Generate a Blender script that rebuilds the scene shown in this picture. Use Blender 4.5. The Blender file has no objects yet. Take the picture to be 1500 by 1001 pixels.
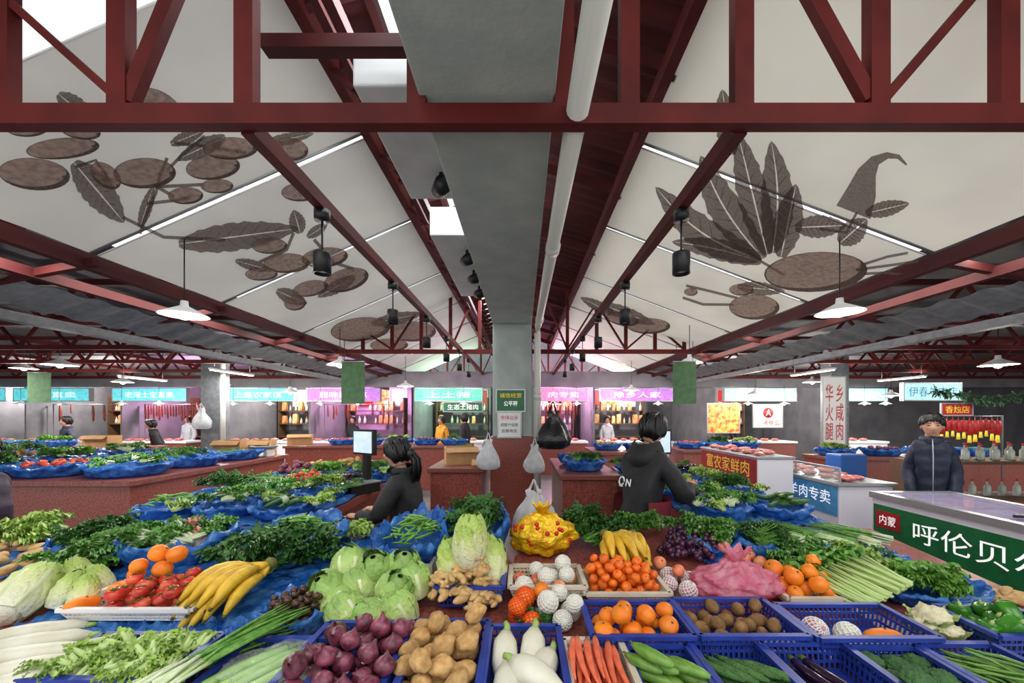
import bpy, math, random
from mathutils import Vector, Matrix, noise, Euler
R=random.Random(7); pi=math.pi
S=bpy.context.scene; COL=S.collection
H,F,CX,HY=1.7,560.,765.,608.
def U(px): return (px-CX)/F
def V(py): return (HY-py)/F
def P(px,py,Y): return Vector((U(px)*Y,Y,H+V(py)*Y))
A0,B0,YB=.74,.10,2.42
def tz(y): return A0+B0*min(y,YB)
def G(px,py,dz=0):
    Y=(H-A0-dz)/(-V(py)+B0)
    if Y>YB: Y=(H-A0-B0*YB-dz)/(-V(py))
    return Vector((U(px)*Y,Y,tz(Y)+dz))
PS=.86
def lin(c): return tuple(((v/255)/12.92 if v<10.3 else ((v/255+.055)/1.055)**2.4) for v in c)+(1,)
# ---------------------------------------------------------------- materials
def mat(n,c,c2=None,ro=.5,sc=12,me=0,em=0,tr=0,var=0,bu=0,bs=60,co=0,al=1,stops=None,axis=2,sp=.5):
    m=bpy.data.materials.new(n); m.use_nodes=True; nt=m.node_tree; N=nt.nodes; L=nt.links
    b=N['Principled BSDF']; tc=N.new('ShaderNodeTexCoord')
    nz=N.new('ShaderNodeTexNoise'); nz.inputs['Scale'].default_value=sc; nz.inputs['Detail'].default_value=3
    L.new(tc.outputs['Object'],nz.inputs['Vector'])
    rp=N.new('ShaderNodeValToRGB'); e=rp.color_ramp.elements
    if stops:
        se=N.new('ShaderNodeSeparateXYZ'); L.new(tc.outputs['Generated'],se.inputs[0])
        ad=N.new('ShaderNodeMath'); ad.operation='MULTIPLY_ADD'; ad.inputs[1].default_value=.3
        L.new(nz.outputs[0],ad.inputs[0]); su=N.new('ShaderNodeMath'); su.operation='SUBTRACT'; su.inputs[1].default_value=.15
        L.new(se.outputs[axis],su.inputs[0]); L.new(su.outputs[0],ad.inputs[2])
        e[0].position=stops[0][0]; e[0].color=lin(stops[0][1]); e[1].position=stops[-1][0]; e[1].color=lin(stops[-1][1])
        for p,c_ in stops[1:-1]: e.new(p).color=lin(c_)
        L.new(ad.outputs[0],rp.inputs[0])
    else:
        e[0].position=.38; e[1].position=.64; e[0].color=lin(c); e[1].color=lin(c2 or c)
        L.new(nz.outputs[0],rp.inputs[0])
    out=rp.outputs[0]
    if var:
        oi=N.new('ShaderNodeObjectInfo'); mr=N.new('ShaderNodeMapRange'); mr.inputs[3].default_value=1-var; mr.inputs[4].default_value=1+var
        L.new(oi.outputs['Random'],mr.inputs[0]); hs=N.new('ShaderNodeHueSaturation'); L.new(mr.outputs[0],hs.inputs['Value']); L.new(out,hs.inputs['Color']); out=hs.outputs[0]
    L.new(out,b.inputs['Base Color']); b.inputs['Roughness'].default_value=ro; b.inputs['Metallic'].default_value=me
    b.inputs['Specular IOR Level'].default_value=sp
    if co: b.inputs['Coat Weight'].default_value=co
    if em: L.new(out,b.inputs['Emission Color']); b.inputs['Emission Strength'].default_value=em
    if al<1: b.inputs['Alpha'].default_value=al
    if bu:
        n2=N.new('ShaderNodeTexNoise'); n2.inputs['Scale'].default_value=bs; n2.inputs['Detail'].default_value=3; L.new(tc.outputs['Object'],n2.inputs['Vector'])
        bp=N.new('ShaderNodeBump'); bp.inputs['Strength'].default_value=bu; bp.inputs['Distance'].default_value=.01
        L.new(n2.outputs[0],bp.inputs['Height']); L.new(bp.outputs[0],b.inputs['Normal'])
    if tr:
        t=N.new('ShaderNodeBsdfTranslucent'); L.new(out,t.inputs[0]); mx=N.new('ShaderNodeMixShader'); mx.inputs[0].default_value=tr
        L.new(b.outputs[0],mx.inputs[1]); L.new(t.outputs[0],mx.inputs[2]); L.new(mx.outputs[0],N['Material Output'].inputs[0])
    return m
M={}
def D(k,*a,**kw): M[k]=mat(k,*a,**kw)
D('red',(88,26,23),(72,20,18),.7,4,bu=.1,sp=.2); D('darkred',(68,21,20),(54,16,16),.7,3,sp=.2); D('conc',(160,170,166),(174,182,176),.85,5,bu=.25,bs=30)
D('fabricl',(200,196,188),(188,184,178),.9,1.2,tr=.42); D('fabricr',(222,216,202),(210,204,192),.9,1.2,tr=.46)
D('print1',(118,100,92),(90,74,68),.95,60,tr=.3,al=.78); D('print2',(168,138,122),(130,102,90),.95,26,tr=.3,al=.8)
D('white',(232,232,230),None,.5); D('cream',(226,220,196),(236,230,210),.6); D('black',(14,14,16),(20,20,22),.45); D('grey',(112,116,120),(94,98,102),.6); D('ductgrey',(196,198,198),(180,182,182),.5,4)
D('silver',(165,168,170),None,.35,me=.6); D('pvc',(206,206,198),None,.35); D('granite',(156,84,72),(112,58,52),.3,60); D('granite2',(138,80,70),(106,56,50),.35,60)
D('floor',(110,108,106),(92,90,90),.35,3); D('wall',(118,116,120),(100,98,104),.7,2); D('roofgrey',(84,80,82),(68,64,68),.7,1.5); D('pinkwall',(200,166,200),(182,146,188),.6,2)
D('lampglow',(255,250,240),None,.5,em=14); D('tube',(255,250,245),None,.5,em=6)
D('bluebag',(30,96,186),(84,152,224),.22,14,tr=.35,bu=1.,bs=45); D('bluebasket',(32,52,136),(40,64,156),.4); D('wbasket',(204,192,170),(216,206,186),.5)
D('clearbag',(225,228,230),(205,210,214),.2,14,tr=.45,bu=.5,bs=30,al=.8); D('film',(225,232,228),(205,214,210),.1,14,bu=.6,bs=30,al=.18); D('pinkbag',(240,130,158),(248,178,196),.16,20,tr=.45,bu=.9,bs=55,al=.88); D('blackbag',(18,18,20),(30,30,34),.25,14,bu=.6,bs=40)
D('redbag',(228,222,214),(206,70,60),.35,16,bu=.4); D('gold',(246,204,34),(228,168,20),.2,14,me=.3,bu=1.,bs=60); D('redfoil',(200,40,30),None,.3,me=.3)
D('orange',(236,120,16),(246,146,34),.42,10,var=.12,bu=.15,bs=220); D('mandarin',(230,98,14),(244,124,24),.38,20,var=.12,bu=.15,bs=260)
D('tomato',(196,44,34),(222,104,68),.22,9,var=.18); D('banana',(232,188,48),(206,160,40),.45,30,var=.1); D('bantip',(120,120,40),(80,70,30),.6)
D('potato',(198,160,102),(166,122,70),.8,30,var=.18,bu=.35,bs=90); D('onion',(84,28,46),(134,66,86),.35,26,var=.3); D('onionroot',(190,170,140),None,.8)
D('kiwi',(118,86,48),(142,104,62),.85,40,var=.15,bu=.4,bs=200); D('stem',(86,100,40),(70,80,30),.6); D('brown',(92,64,40),None,.7)
D('cuke',(62,110,40),(38,82,28),.35,40,var=.15,bu=.5,bs=160); D('cuke2',(110,150,60),(84,132,46),.35,30,var=.12); D('carrot',(220,108,74),(200,88,58),.5,26,var=.14,bu=.3,bs=90)
D('daikon',(222,220,202),(206,202,178),.4,8,var=.05,bu=.2,bs=40); D('daikontop',(150,180,90),None,.5); D('eggplant',(36,18,44),(50,26,58),.18,8,var=.2)
D('napa',None or (230,230,190),stops=[(.05,(228,228,206)),(.45,(218,224,166)),(.8,(182,202,104)),(1,(150,180,82))],ro=.5,sc=14,bu=.7,bs=50,var=.06)
D('cabbage',(150,190,90),stops=[(.05,(208,218,160)),(.4,(178,202,116)),(1,(132,170,84))],ro=.5,sc=14,bu=.8,bs=45,var=.14); D('rib',(216,222,184),(196,208,154),.4,12)
D('cauli',(226,220,188),(210,200,160),.7,30,bu=.5,bs=120); D('broc',(66,108,58),(46,86,46),.8,30,bu=.7,bs=160); D('palestem',(176,200,120),(196,214,150),.5)
D('ginger',(208,174,116),(184,144,90),.7,25,var=.1,bu=.4,bs=80); D('pepper',(48,110,30),(70,140,40),.15,8,var=.2); D('chest',(62,38,26),(84,54,36),.3,20,var=.2)
D('leafdk',(54,100,42),(74,126,52),.5,24,var=.24,tr=.15); D('leafmd',(88,146,58),(118,172,76),.5,24,var=.22,tr=.2); D('leaflt',(150,186,80),(182,212,108),.45,24,var=.18,tr=.2); D('leaflet',(104,164,62),(142,196,86),.45,24,var=.15,tr=.2)
D('leafgn',(78,136,50),(124,176,76),.4,30,var=.22,tr=.15); D('stalkw',(216,224,196),(186,206,146),.4,20); D('celt',(140,190,86),(166,206,116),.35,20,var=.08)
D('pod',(112,164,60),(84,140,46),.4,20,var=.18); D('applered',(206,88,70),(232,170,110),.3,14,var=.1); D('foam',(232,232,226),None,.7); D('rednet',(232,84,20),None,.5); D('pinkfruit',(200,110,140),(220,150,164),.5,14)
D('grape',(58,26,54),(84,40,72),.25,20,var=.3); D('peach',(222,112,84),(234,160,104),.5,14,var=.1)
D('skin',(206,158,130),(196,146,120),.55,8); D('hair',(16,14,15),(26,22,22),.4,40); D('lip',(150,80,74),None,.5); D('jblack',(24,24,27),(34,34,38),.75,10,bu=.6,bs=18); D('jnavy',(30,37,62),(22,28,48),.6,10,bu=.6,bs=18); D('plum',(46,30,52),(34,22,40),.6,10); D('coatw',(196,198,202),(180,184,190),.7,10)
D('yellowcoat',(214,150,40),None,.7); D('jeans',(40,46,62),(32,38,52),.8,20); D('apron',(112,20,38),None,.7)
D('card',(186,146,100),(172,132,88),.8,6); D('teal',(76,176,188),(100,200,206),.4,em=.95); D('purple',(150,90,180),(170,112,196),.4,em=.9); D('tealgreen',(66,186,136),(88,202,168),.4,em=.95); D('pinksign',(222,108,158),(232,138,178),.4,em=.9); D('pale',(170,214,216),(144,200,202),.4,em=.9)
D('tw',(250,250,250),None,.5,em=.6); D('tr',(200,30,34),None,.5); D('ty',(244,206,60),None,.5,em=.2); D('td',(20,26,60),None,.5)
D('green',(16,110,62),(12,96,54),.4); D('greenban',(88,122,84),(74,106,74),.8); D('redban',(176,28,32),(156,22,28),.5); D('bluepanel',(52,138,200),(66,156,214),.4); D('glass',(190,180,215),None,.06,al=.55); D('clear',(210,225,230),None,.05,al=.22); D('frz',(222,220,230),None,.35)
D('screen',(200,216,224),(180,200,214),.3,em=.6); D('sausage',(126,44,36),(150,60,46),.4,20,var=.2); D('meat',(186,80,76),(220,146,136),.4,22,var=.15); D('posterfood',(220,190,90),(190,60,40),.5,9,em=.2); D('garland',(60,96,66),(40,74,48),.7,30); D('bottle',(170,196,190),(150,110,70),.15,4,var=.4); D('crate',(30,90,170),None,.4); D('goods',(214,176,110),(184,70,58),.5,3,var=.5)
# ---------------------------------------------------------------- mesh builder
def wl(o):
    v=Vector((0,0,0))
    while o: v=v+o.location; o=o.parent
    return v
def tag(o,label=None,cat=None,group=None,kind=None):
    for k,v in (('label',label),('category',cat),('group',group),('kind',kind)):
        if v: o[k]=v
    return o
def thing(name,label,cat,loc=(0,0,0),group=None):
    o=bpy.data.objects.new(name,None); COL.objects.link(o); o.location=loc; o.empty_display_size=.05
    return tag(o,label,cat,group)
class MB:
    def __init__(s): s.v=[]; s.f=[]; s.m=[]
    def add(s,vs,fs,m=0):
        o=len(s.v); s.v+=[Vector(v) for v in vs]; s.f+=[tuple(i+o for i in f) for f in fs]; s.m+=[m]*len(fs); return s
    def box(s,x0,x1,y0,y1,z0,z1,m=0):
        return s.add([(x,y,z) for z in (z0,z1) for y in (y0,y1) for x in (x0,x1)],[(0,2,3,1),(4,5,7,6),(0,1,5,4),(2,6,7,3),(0,4,6,2),(1,3,7,5)],m)
    def bar(s,a,b,w,h=None,m=0):
        a=Vector(a); b=Vector(b); h=h or w; d=(b-a).normalized(); up=Vector((0,0,1))
        if abs(d.z)>.95: up=Vector((0,1,0))
        x=d.cross(up).normalized(); y=x.cross(d)
        return s.add([p+x*(i*w/2)+y*(j*h/2) for p in (a,b) for i,j in ((-1,-1),(1,-1),(1,1),(-1,1))],[(3,2,1,0),(4,5,6,7),(0,1,5,4),(1,2,6,5),(2,3,7,6),(3,0,4,7)],m)
    def grid(s,fn,nu,nv,m=0,cu=False):
        w=nu if cu else nu+1
        vs=[fn(i,j) for j in range(nv+1) for i in range(w)]
        fs=[(j*w+i,j*w+(i+1)%w,(j+1)*w+(i+1)%w,(j+1)*w+i) for j in range(nv) for i in range(nu)]
        return s.add(vs,fs,m)
    def tube(s,pts,r,n=8,m=0):
        pts=[Vector(p) for p in pts]; k=len(pts); rr=r if isinstance(r,(list,tuple)) else [r]*k; vs=[]
        for i,p in enumerate(pts):
            d=(pts[min(i+1,k-1)]-pts[max(i-1,0)]).normalized(); up=Vector((0,0,1)) if abs(d.z)<.9 else Vector((1,0,0))
            x=d.cross(up).normalized(); y=x.cross(d)
            vs+=[p+(x*math.cos(2*pi*q/n)+y*math.sin(2*pi*q/n))*rr[i] for q in range(n)]
        fs=[(i*n+q,i*n+(q+1)%n,(i+1)*n+(q+1)%n,(i+1)*n+q) for i in range(k-1) for q in range(n)]
        fs+=[tuple(range(n))[::-1],tuple((k-1)*n+q for q in range(n))]
        return s.add(vs,fs,m)
    def lathe(s,prof,n=16,c=(0,0,0),m=0,fn=None):
        c=Vector(c)
        def g(i,j):
            r,z=prof[j]; a=2*pi*i/n; q=fn(a,j) if fn else 1
            return c+Vector((r*q*math.cos(a),r*q*math.sin(a),z))
        return s.grid(g,n,len(prof)-1,m,True)
    def ell(s,c,r,nu=14,nv=9,m=0,fn=None,e=None):
        c=Vector(c); vs=[]; rot=Euler(e).to_matrix() if e else None
        def pt(u):
            p=Vector((u.x*r[0],u.y*r[1],u.z*r[2]))
            if fn: p=fn(u,p)
            if rot: p=rot@p
            return c+p
        vs.append(pt(Vector((0,0,-1))))
        for j in range(1,nv):
            t=-pi/2+pi*j/nv
            for i in range(nu): a=2*pi*i/nu; vs.append(pt(Vector((math.cos(t)*math.cos(a),math.cos(t)*math.sin(a),math.sin(t)))))
        vs.append(pt(Vector((0,0,1)))); L=len(vs)-1
        fs=[(0,1+(i+1)%nu,1+i) for i in range(nu)]+[(1+j*nu+i,1+j*nu+(i+1)%nu,1+(j+1)*nu+(i+1)%nu,1+(j+1)*nu+i) for j in range(nv-2) for i in range(nu)]
        fs+=[(L,1+(nv-2)*nu+i,1+(nv-2)*nu+(i+1)%nu) for i in range(nu)]
        return s.add(vs,fs,m)
    def build(s,name,ms,par=None,o=None,sm=True,bev=0,label=None,cat=None,group=None,kind=None):
        if par is not None: off=wl(par)
        elif o is not None: off=Vector(o)
        else:
            xs=[v.x for v in s.v]; ys=[v.y for v in s.v]; off=Vector(((min(xs)+max(xs))/2,(min(ys)+max(ys))/2,min(v.z for v in s.v)))
        me=bpy.data.meshes.new(name); me.from_pydata([v-off for v in s.v],[],s.f)
        for m in (ms if isinstance(ms,list) else [ms]): me.materials.append(M[m])
        me.polygons.foreach_set('material_index',s.m); me.polygons.foreach_set('use_smooth',[sm]*len(s.f)); me.update()
        ob=bpy.data.objects.new(name,me); COL.objects.link(ob)
        if par is not None: ob.parent=par
        else: ob.location=off
        if bev: b=ob.modifiers.new('bevel','BEVEL'); b.width=bev; b.segments=2
        return tag(ob,label,cat,group,kind)
def bx(name,m,x0,x1,y0,y1,z0,z1,par=None,bev=0,**k): return MB().box(x0,x1,y0,y1,z0,z1).build(name,m,par,sm=False,bev=bev,**k)
TX=[]
def text(t,par,loc,w,h,m,rz=0,name='lettering'):
    c=bpy.data.curves.new(name,'FONT'); c.body=t; c.align_x='CENTER'; c.align_y='CENTER'
    o=bpy.data.objects.new(name,c); COL.objects.link(o); o.parent=par; o.location=Vector(loc)-wl(par); o.rotation_euler=(pi/2,0,rz); c.materials.append(M[m]); TX.append((o,w,h))
def dup(r):
    n=r.copy(); COL.objects.link(n)
    for c in r.children:
        d=c.copy(); COL.objects.link(d); d.parent=n
        for g in c.children: e=g.copy(); COL.objects.link(e); e.parent=d
    return n
PR={}; MK={}
def put(key,loc,rot=(0,0,0),sc=1,label=None,group=None):
    if key in PR: r=dup(PR[key])
    else: r=PR[key]=MK[key.rstrip('0123456789')]()
    r.location=loc; r.rotation_euler=rot; r.scale=(sc,sc,sc)
    if 'group' in r: del r['group']
    return tag(r,label,None,group)
def rk(k,n=3): return k+str(R.randrange(n))
# ---------------------------------------------------------------- people (built first)
def skinm(pts,ed,mul=1.,add=0.,sub=2):
    me=bpy.data.meshes.new('t'); me.from_pydata([p[:3] for p in pts],ed,[]); ob=bpy.data.objects.new('t',me); COL.objects.link(ob)
    ob.modifiers.new('s','SKIN')
    for i,sv in enumerate(me.skin_vertices[0].data):
        r=pts[i][3]*mul+add; sv.radius=(r,r); sv.use_root=(i==0)
    su=ob.modifiers.new('u','SUBSURF'); su.levels=sub; su.render_levels=sub
    dg=bpy.context.evaluated_depsgraph_get(); m2=bpy.data.meshes.new_from_object(ob.evaluated_get(dg))
    out=([v.co.copy() for v in m2.vertices],[tuple(p.vertices) for p in m2.polygons])
    bpy.data.objects.remove(ob); bpy.data.meshes.remove(m2); return out
def person(label,loc,rz,sc,jm,tm,pose='stand',lean=.0,arms=None,hp=0.,hy=0.,tail=False,apron=False,logo=False,seat=.7,hem=-.075,fringe=.055,zipper=False,sw=.13,hood=False):
    root=thing('person',label,'person')
    up=0 if pose=='stand' else seat-.84
    def q(x,y,z): return (x,y,z+up)
    hc=Vector(q(0,lean*1.15+.03,1.595))
    def arm(s):
        a=(arms or {}).get(s); 
        return a or (q(s*(sw+.055),lean*.5-.03,1.12),q(s*(sw+.05),lean*.5+.10,.89))
    def skel(legs=True,torso=True,k=1.):
        pts=[q(0,0,.93)+(.12*k,),q(0,lean*.35,1.10)+(.11*k,),q(0,lean*.8,1.28)+(.12*k,),q(0,lean,1.42)+(.065,),q(0,lean*1.1+.012,1.50)+(.052,),q(0,lean*1.15+.03,1.58)+(.06,)]
        ed=[(0,1),(1,2),(2,3),(3,4),(4,5)]
        if torso:
            for s in (-1,1):
                e,w=arm(s); i=len(pts); pts+=[q(s*sw,lean*.92,1.375)+(.065,),tuple(e)+(.048,),tuple(w)+(.032,)]; ed+=[(2,i),(i,i+1),(i+1,i+2)]
        if legs:
            for s in (-1,1):
                i=len(pts)
                if pose=='stand': pts+=[(s*.095,0,.85,.085),(s*.105,.015,.48,.062),(s*.105,-.01,.09,.042),(s*.115,.13,.04,.035)]
                else: kk=up+.93; pts+=[(s*.1,.06,kk-.03,.085),(s*.13,.42,kk,.066),(s*.13,.40,kk-.42,.045),(s*.13,.52,kk-.46,.035)]
                ed+=[(0,i),(i,i+1),(i+1,i+2),(i+2,i+3)]
        return pts,ed
    b=MB(); v,f=skinm(*skel(k=.85),mul=.95); b.add(v,f,0)
    hr=Euler((-hp,0,hy)).to_matrix()
    def hd(u,p):
        p=p.copy()
        if p.z<0: k=1-.30*(-u.z)**1.3; p.x*=k; p.y*=(1-.12*(-u.z))
        if u.y>0:
            p.y+=.022*math.exp(-((p.x/.013)**2+((p.z+.022)/.024)**2)); p.y-=.007*math.exp(-(((abs(p.x)-.032)/.018)**2+((p.z-.012)/.014)**2)); p.y+=.006*math.exp(-((p.x/.02)**2+((p.z+.095)/.018)**2))
        return p
    def tr(mb,i0):
        for i in range(i0,len(mb.v)): mb.v[i]=hc+hr@mb.v[i]
    i0=len(b.v); b.ell((0,0,0),(.076,.095,.118),32,26,0,hd)
    for s in (-1,1):
        b.ell((s*.077,-.005,-.008),(.012,.022,.032),8,7,0); b.ell((s*.031,.083,.010),(.012,.007,.0055),8,6,1); b.tube([(s*.015,.094,.030),(s*.032,.092,.034),(s*.048,.082,.030)],.0026,5,1)
    b.ell((0,.089,-.062),(.022,.008,.006),10,6,2); tr(b,i0)
    for s in (-1,1):   # hands
        e,w=[Vector(t) for t in arm(s)]; d=(w-e).normalized(); sd=d.cross(Vector((0,0,1))); sd=sd.normalized() if sd.length>.1 else Vector((1,0,0)); dn=sd.cross(d)*-1
        if dn.z>0: dn=-dn
        Mx=Matrix((sd,d,dn)).transposed(); b.ell(w+d*.045,(.042,.055,.017),12,8,0,None,Mx.to_euler())
        for k,(o_,l) in enumerate(((-.030,.062),(-.010,.074),(.011,.070),(.031,.054))):
            p=w+d*.085+sd*o_; b.tube([p,p+d*l*.4+dn*.006,p+d*l*.75+dn*.022,p+d*l*.92+dn*.042],[.0095,.009,.008,.006],6)
        p=w+d*.03-sd*(s*.038); b.tube([p,p+d*.03-sd*(s*.02)+dn*.01,p+d*.055-sd*(s*.018)+dn*.022],[.012,.0105,.008],6)
    b.build('body',['skin','hair','lip'],root)
    hb=MB()
    hb.ell((0,-.008,.008),(.082,.101,.120),28,22,0,lambda u,p:p*(1+.03*noise.noise(u*7)))
    hb.f=[t for t in hb.f if (lambda c:(c.y<.005 and c.z>hem) or c.z>fringe+.025)(sum((hb.v[i] for i in t),Vector())/len(t))]; hb.m=[0]*len(hb.f)
    for k in range(110):   # overlapping locks from the crown to the hairline
        a=R.uniform(0,2*pi); fr=max(0,math.sin(a)); ze=(hem-R.uniform(0,.02))*(1-fr)+(fringe-R.uniform(-.01,.02))*fr if math.sin(a)>.25 else hem-R.uniform(-.02,.02)
        pts=[]
        for t in range(7):
            z=.118-(.118-ze)*(t/6)**1.2; s_=math.sqrt(max(0,1-(z/.126)**2)); o=1.07+.06*noise.noise(Vector((a*3,t*.5,k*.3))); w_=a+.18*math.sin(t*.8+a*5); pts.append((.082*s_*o*math.cos(w_),-.008+.101*s_*o*math.sin(w_),z+.006))
        hb.tube(pts,[.006,.010,.011,.011,.010,.007,.002],5)
    if tail:
        hb.ell((0,-.115,-.02),(.045,.04,.05),14,10,0,lambda u,p:p*(1+.12*noise.noise(u*3)))
        for k in range(34):
            a=R.uniform(0,6.3); q_=.03*R.random(); hb.tube([(q_*math.cos(a),-.12+q_*math.sin(a),-.01),(1.7*q_*math.cos(a),-.16+q_*math.sin(a),-.07),(1.9*q_*math.cos(a),-.16+q_*math.sin(a),-.15),(q_*math.cos(a),-.14+q_*math.sin(a),-.22-.04*R.random())],[.008,.011,.009,.002],5)
    tr(hb,0); hb.build('hair','hair',root)
    pts,ed=skel(False); pts[0]=q(0,-.0,.80)+(.13,); pts[4]=pts[4][:3]+(.056,); pts=[p for i,p in enumerate(pts) if i!=5]; ed=[(a-(a>5),c-(c>5)) for a,c in ed if 5 not in (a,c)]
    j=MB(); v,f=skinm(pts,ed,1.1,.012,3); sd=R.random()*30
    v=[p+(p-Vector((0,lean*.5,p.z))).normalized()*(.010*noise.noise(Vector((p.x*5,p.y*5,p.z*14+sd)))+.005*noise.noise(p*26)) for p in v]; j.add(v,f)   # cloth folds
    n4=Vector(pts[3][:3]); j.lathe([(.085,-.01),(.092,.03),(.085,.065),(.07,.06)],16,n4); jk=j.build('jacket',jm,root)
    if hood:
        hm=MB(); hm.grid(lambda i,k:n4+Vector(((.10+.035*math.sin(pi*k/8))*math.cos(pi+pi*i/16),-.01+(.09+.075*math.sin(pi*k/8))*math.sin(pi+pi*i/16),.07-.19*k/8+.01*noise.noise(Vector((i*.6,k*.6,2)))+.03*abs(i/8-1))),16,8); hm.build('hood',jm,jk)
    if zipper: MB().tube([Vector(q(0,lean*.9+.135,.86)),Vector(q(0,lean*.9+.14,1.1)),Vector(q(0,lean*.9+.15,1.28)),Vector(q(0,lean+.095,1.46))],.005,6).build('zipper','silver',jk)
    l=MB(); pts,ed=skel(True,False); pts=[pts[0]]+pts[6:]
    pts=[p for i,p in enumerate(pts) if i not in (4,8)]; ed=[(0,1),(1,2),(2,3),(0,4),(4,5),(5,6)]
    v,f=skinm(pts,ed,1.1,.01); l.add(v,f); l.build('trousers',tm,root)
    for s in (-1,1):
        sh=MB(); c=(s*.11,.05,.045) if pose=='stand' else (s*.13,.46,up+.93-.45)
        sh.ell(c,(.048,.135,.05),12,8,0,lambda u,p:Vector((p.x,p.y,max(p.z,-.04)))); sh.build('shoe','black',root)
    if apron:
        a=MB(); a.grid(lambda i,k:Vector((.20*math.sin((i/14-.5)*4.6),.01+lean*.4*k/6+.195*math.cos((i/14-.5)*4.6),.62+.50*k/6)),14,6); a.build('apron','apron',root)
    if logo:
        def bk(x,z): return Vector((x-.04,lean*(z-.93)/.4*.8-.168,z-.04))
        e=MB(); e.grid(lambda i,k:bk(.012+(i-.5)*.010,1.27+(k-.5)*.05),1,1); e.grid(lambda i,k:bk(.045+(i-.5)*.010,1.27+(k-.5)*.05),1,1); e.tube([bk(.012,1.29),bk(.045,1.25)],.005,6); e.tube([bk(-.03+.022*math.cos(t*pi/6),1.275+.028*math.sin(t*pi/6)) for t in range(13)],.006,6); e.tube([bk(-.045,1.24),bk(-.015,1.24)],.004,6)
        e.build('jacket_print','white',root)
    root.location=loc; root.rotation_euler=(0,0,rz); root.scale=(sc,)*3
    return root
person('person in black hooded jacket and dark red apron bending over the greens',(.80,2.68,0),-.95,1.0,'jblack','jeans',lean=.14,arms={-1:((-.22,.24,1.12),(-.13,.44,1.20)),1:((.24,.22,1.12),(.15,.42,1.18))},hp=.5,apron=True,logo=True,hem=-.09,fringe=.03,sw=.14,hood=True)
person('person with tied black hair sitting sideways in a black jacket behind the left counter',(-.86,2.92,0),1.45,.97,'jblack','jeans','sit',.07,{-1:((-.23,.14,1.0),(-.14,.36,.98)),1:((.23,.12,1.0),(.14,.34,.98))},.12,0,True,seat=.70)
st=thing('stool','wooden stool under the seated person in black','stool',(-.86,2.92,0))
MB().lathe([(0,.57),(.16,.57),(.17,.585),(.16,.60),(0,.60)],18,(-.86,2.92,0)).build('seat','brown',st)
for a in range(4): MB().bar((-.86+.11*math.cos(a*pi/2+.8),2.92+.11*math.sin(a*pi/2+.8),.57),(-.86+.17*math.cos(a*pi/2+.8),2.92+.17*math.sin(a*pi/2+.8),0),.035).build('leg','brown',st)
person('person in navy zipped jacket standing behind the chest freezer',(4.20,3.93,0),pi-.75,1.0,'jnavy','jeans',lean=.10,hp=.12,hem=-.03,zipper=True,sw=.105)
person('person in dark plum coat cut off by the left edge',(-3.58,2.5,0),.1,.92,'plum','jeans',lean=.0)
person('person in dark coat behind the far left granite counter',(-10.7,9.0,0),2.8,.97,'jnavy','jeans')
person('person in black bending behind the left island',(-8.2,8.7,0),2.3,.93,'jblack','jeans',lean=.15)
person('person in mustard yellow coat by the far shops',(-2.1,10.0,0),2.6,.97,'yellowcoat','jeans')
person('person in black coat beside the person in yellow',(-1.5,10.0,0),1.2,1.0,'jblack','jeans')
person('person in pale coat behind the counter of the second purple shop',(2.6,11.75,0),pi,.97,'coatw','jeans'); person('person in dark coat behind the counter of the first purple shop',(-5.2,11.75,0),pi,.97,'jblack','jeans'); person('person in pale coat behind the counter of the sausage shop',(-10.3,11.8,0),pi,.97,'coatw','jeans'); person('person in dark coat behind the counter of the food poster shop',(6.6,11.8,0),pi+.5,.97,'plum','jeans')
# ---------------------------------------------------------------- setting
bx('floor','floor',-20,20,-2,15,-.1,0,kind='structure')
bx('wall_back','wall',-20,20,14.4,14.6,0,4.6,kind='structure'); bx('wall_left','wall',-20.2,-20,-2,14.6,0,4,kind='structure'); bx('wall_right','wall',20,20.2,-2,14.6,0,4,kind='structure')
bl,br=(-.41,.13)
bx('concrete_beam','conc',bl,br,-.6,12.6,2.96,3.55,bev=.01,label='wide grey concrete beam running overhead down the middle of the hall',cat='beam')
c=thing('concrete_column','grey square concrete column with red granite base in the hall centre','column',(-.14,5.57,0))
bx('shaft','conc',bl,br,5.3,5.84,1.4,2.96,c,.01); bx('plinth','granite',bl-.03,br+.03,5.27,5.87,0,1.4,c,.01)
p=thing('drain_pipe','white plastic drain pipe along the concrete beam and down the column','pipe',(.21,5.2,0))
MB().tube([(.22,-.6,2.90),(.215,4.9,2.90),(.21,5.1,2.88),(.207,5.19,2.80),(.207,5.2,2.6),(.207,5.2,.02)],.045,14).build('pipe_run','pvc',p)
for a,b in (((.22,2.7,2.90),(.22,2.8,2.90)),((.22,4.75,2.90),(.22,4.85,2.90)),((.207,5.2,1.9),(.207,5.2,2.0))): MB().tube([a,b],.053,14).build('coupling','pvc',p)
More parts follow.
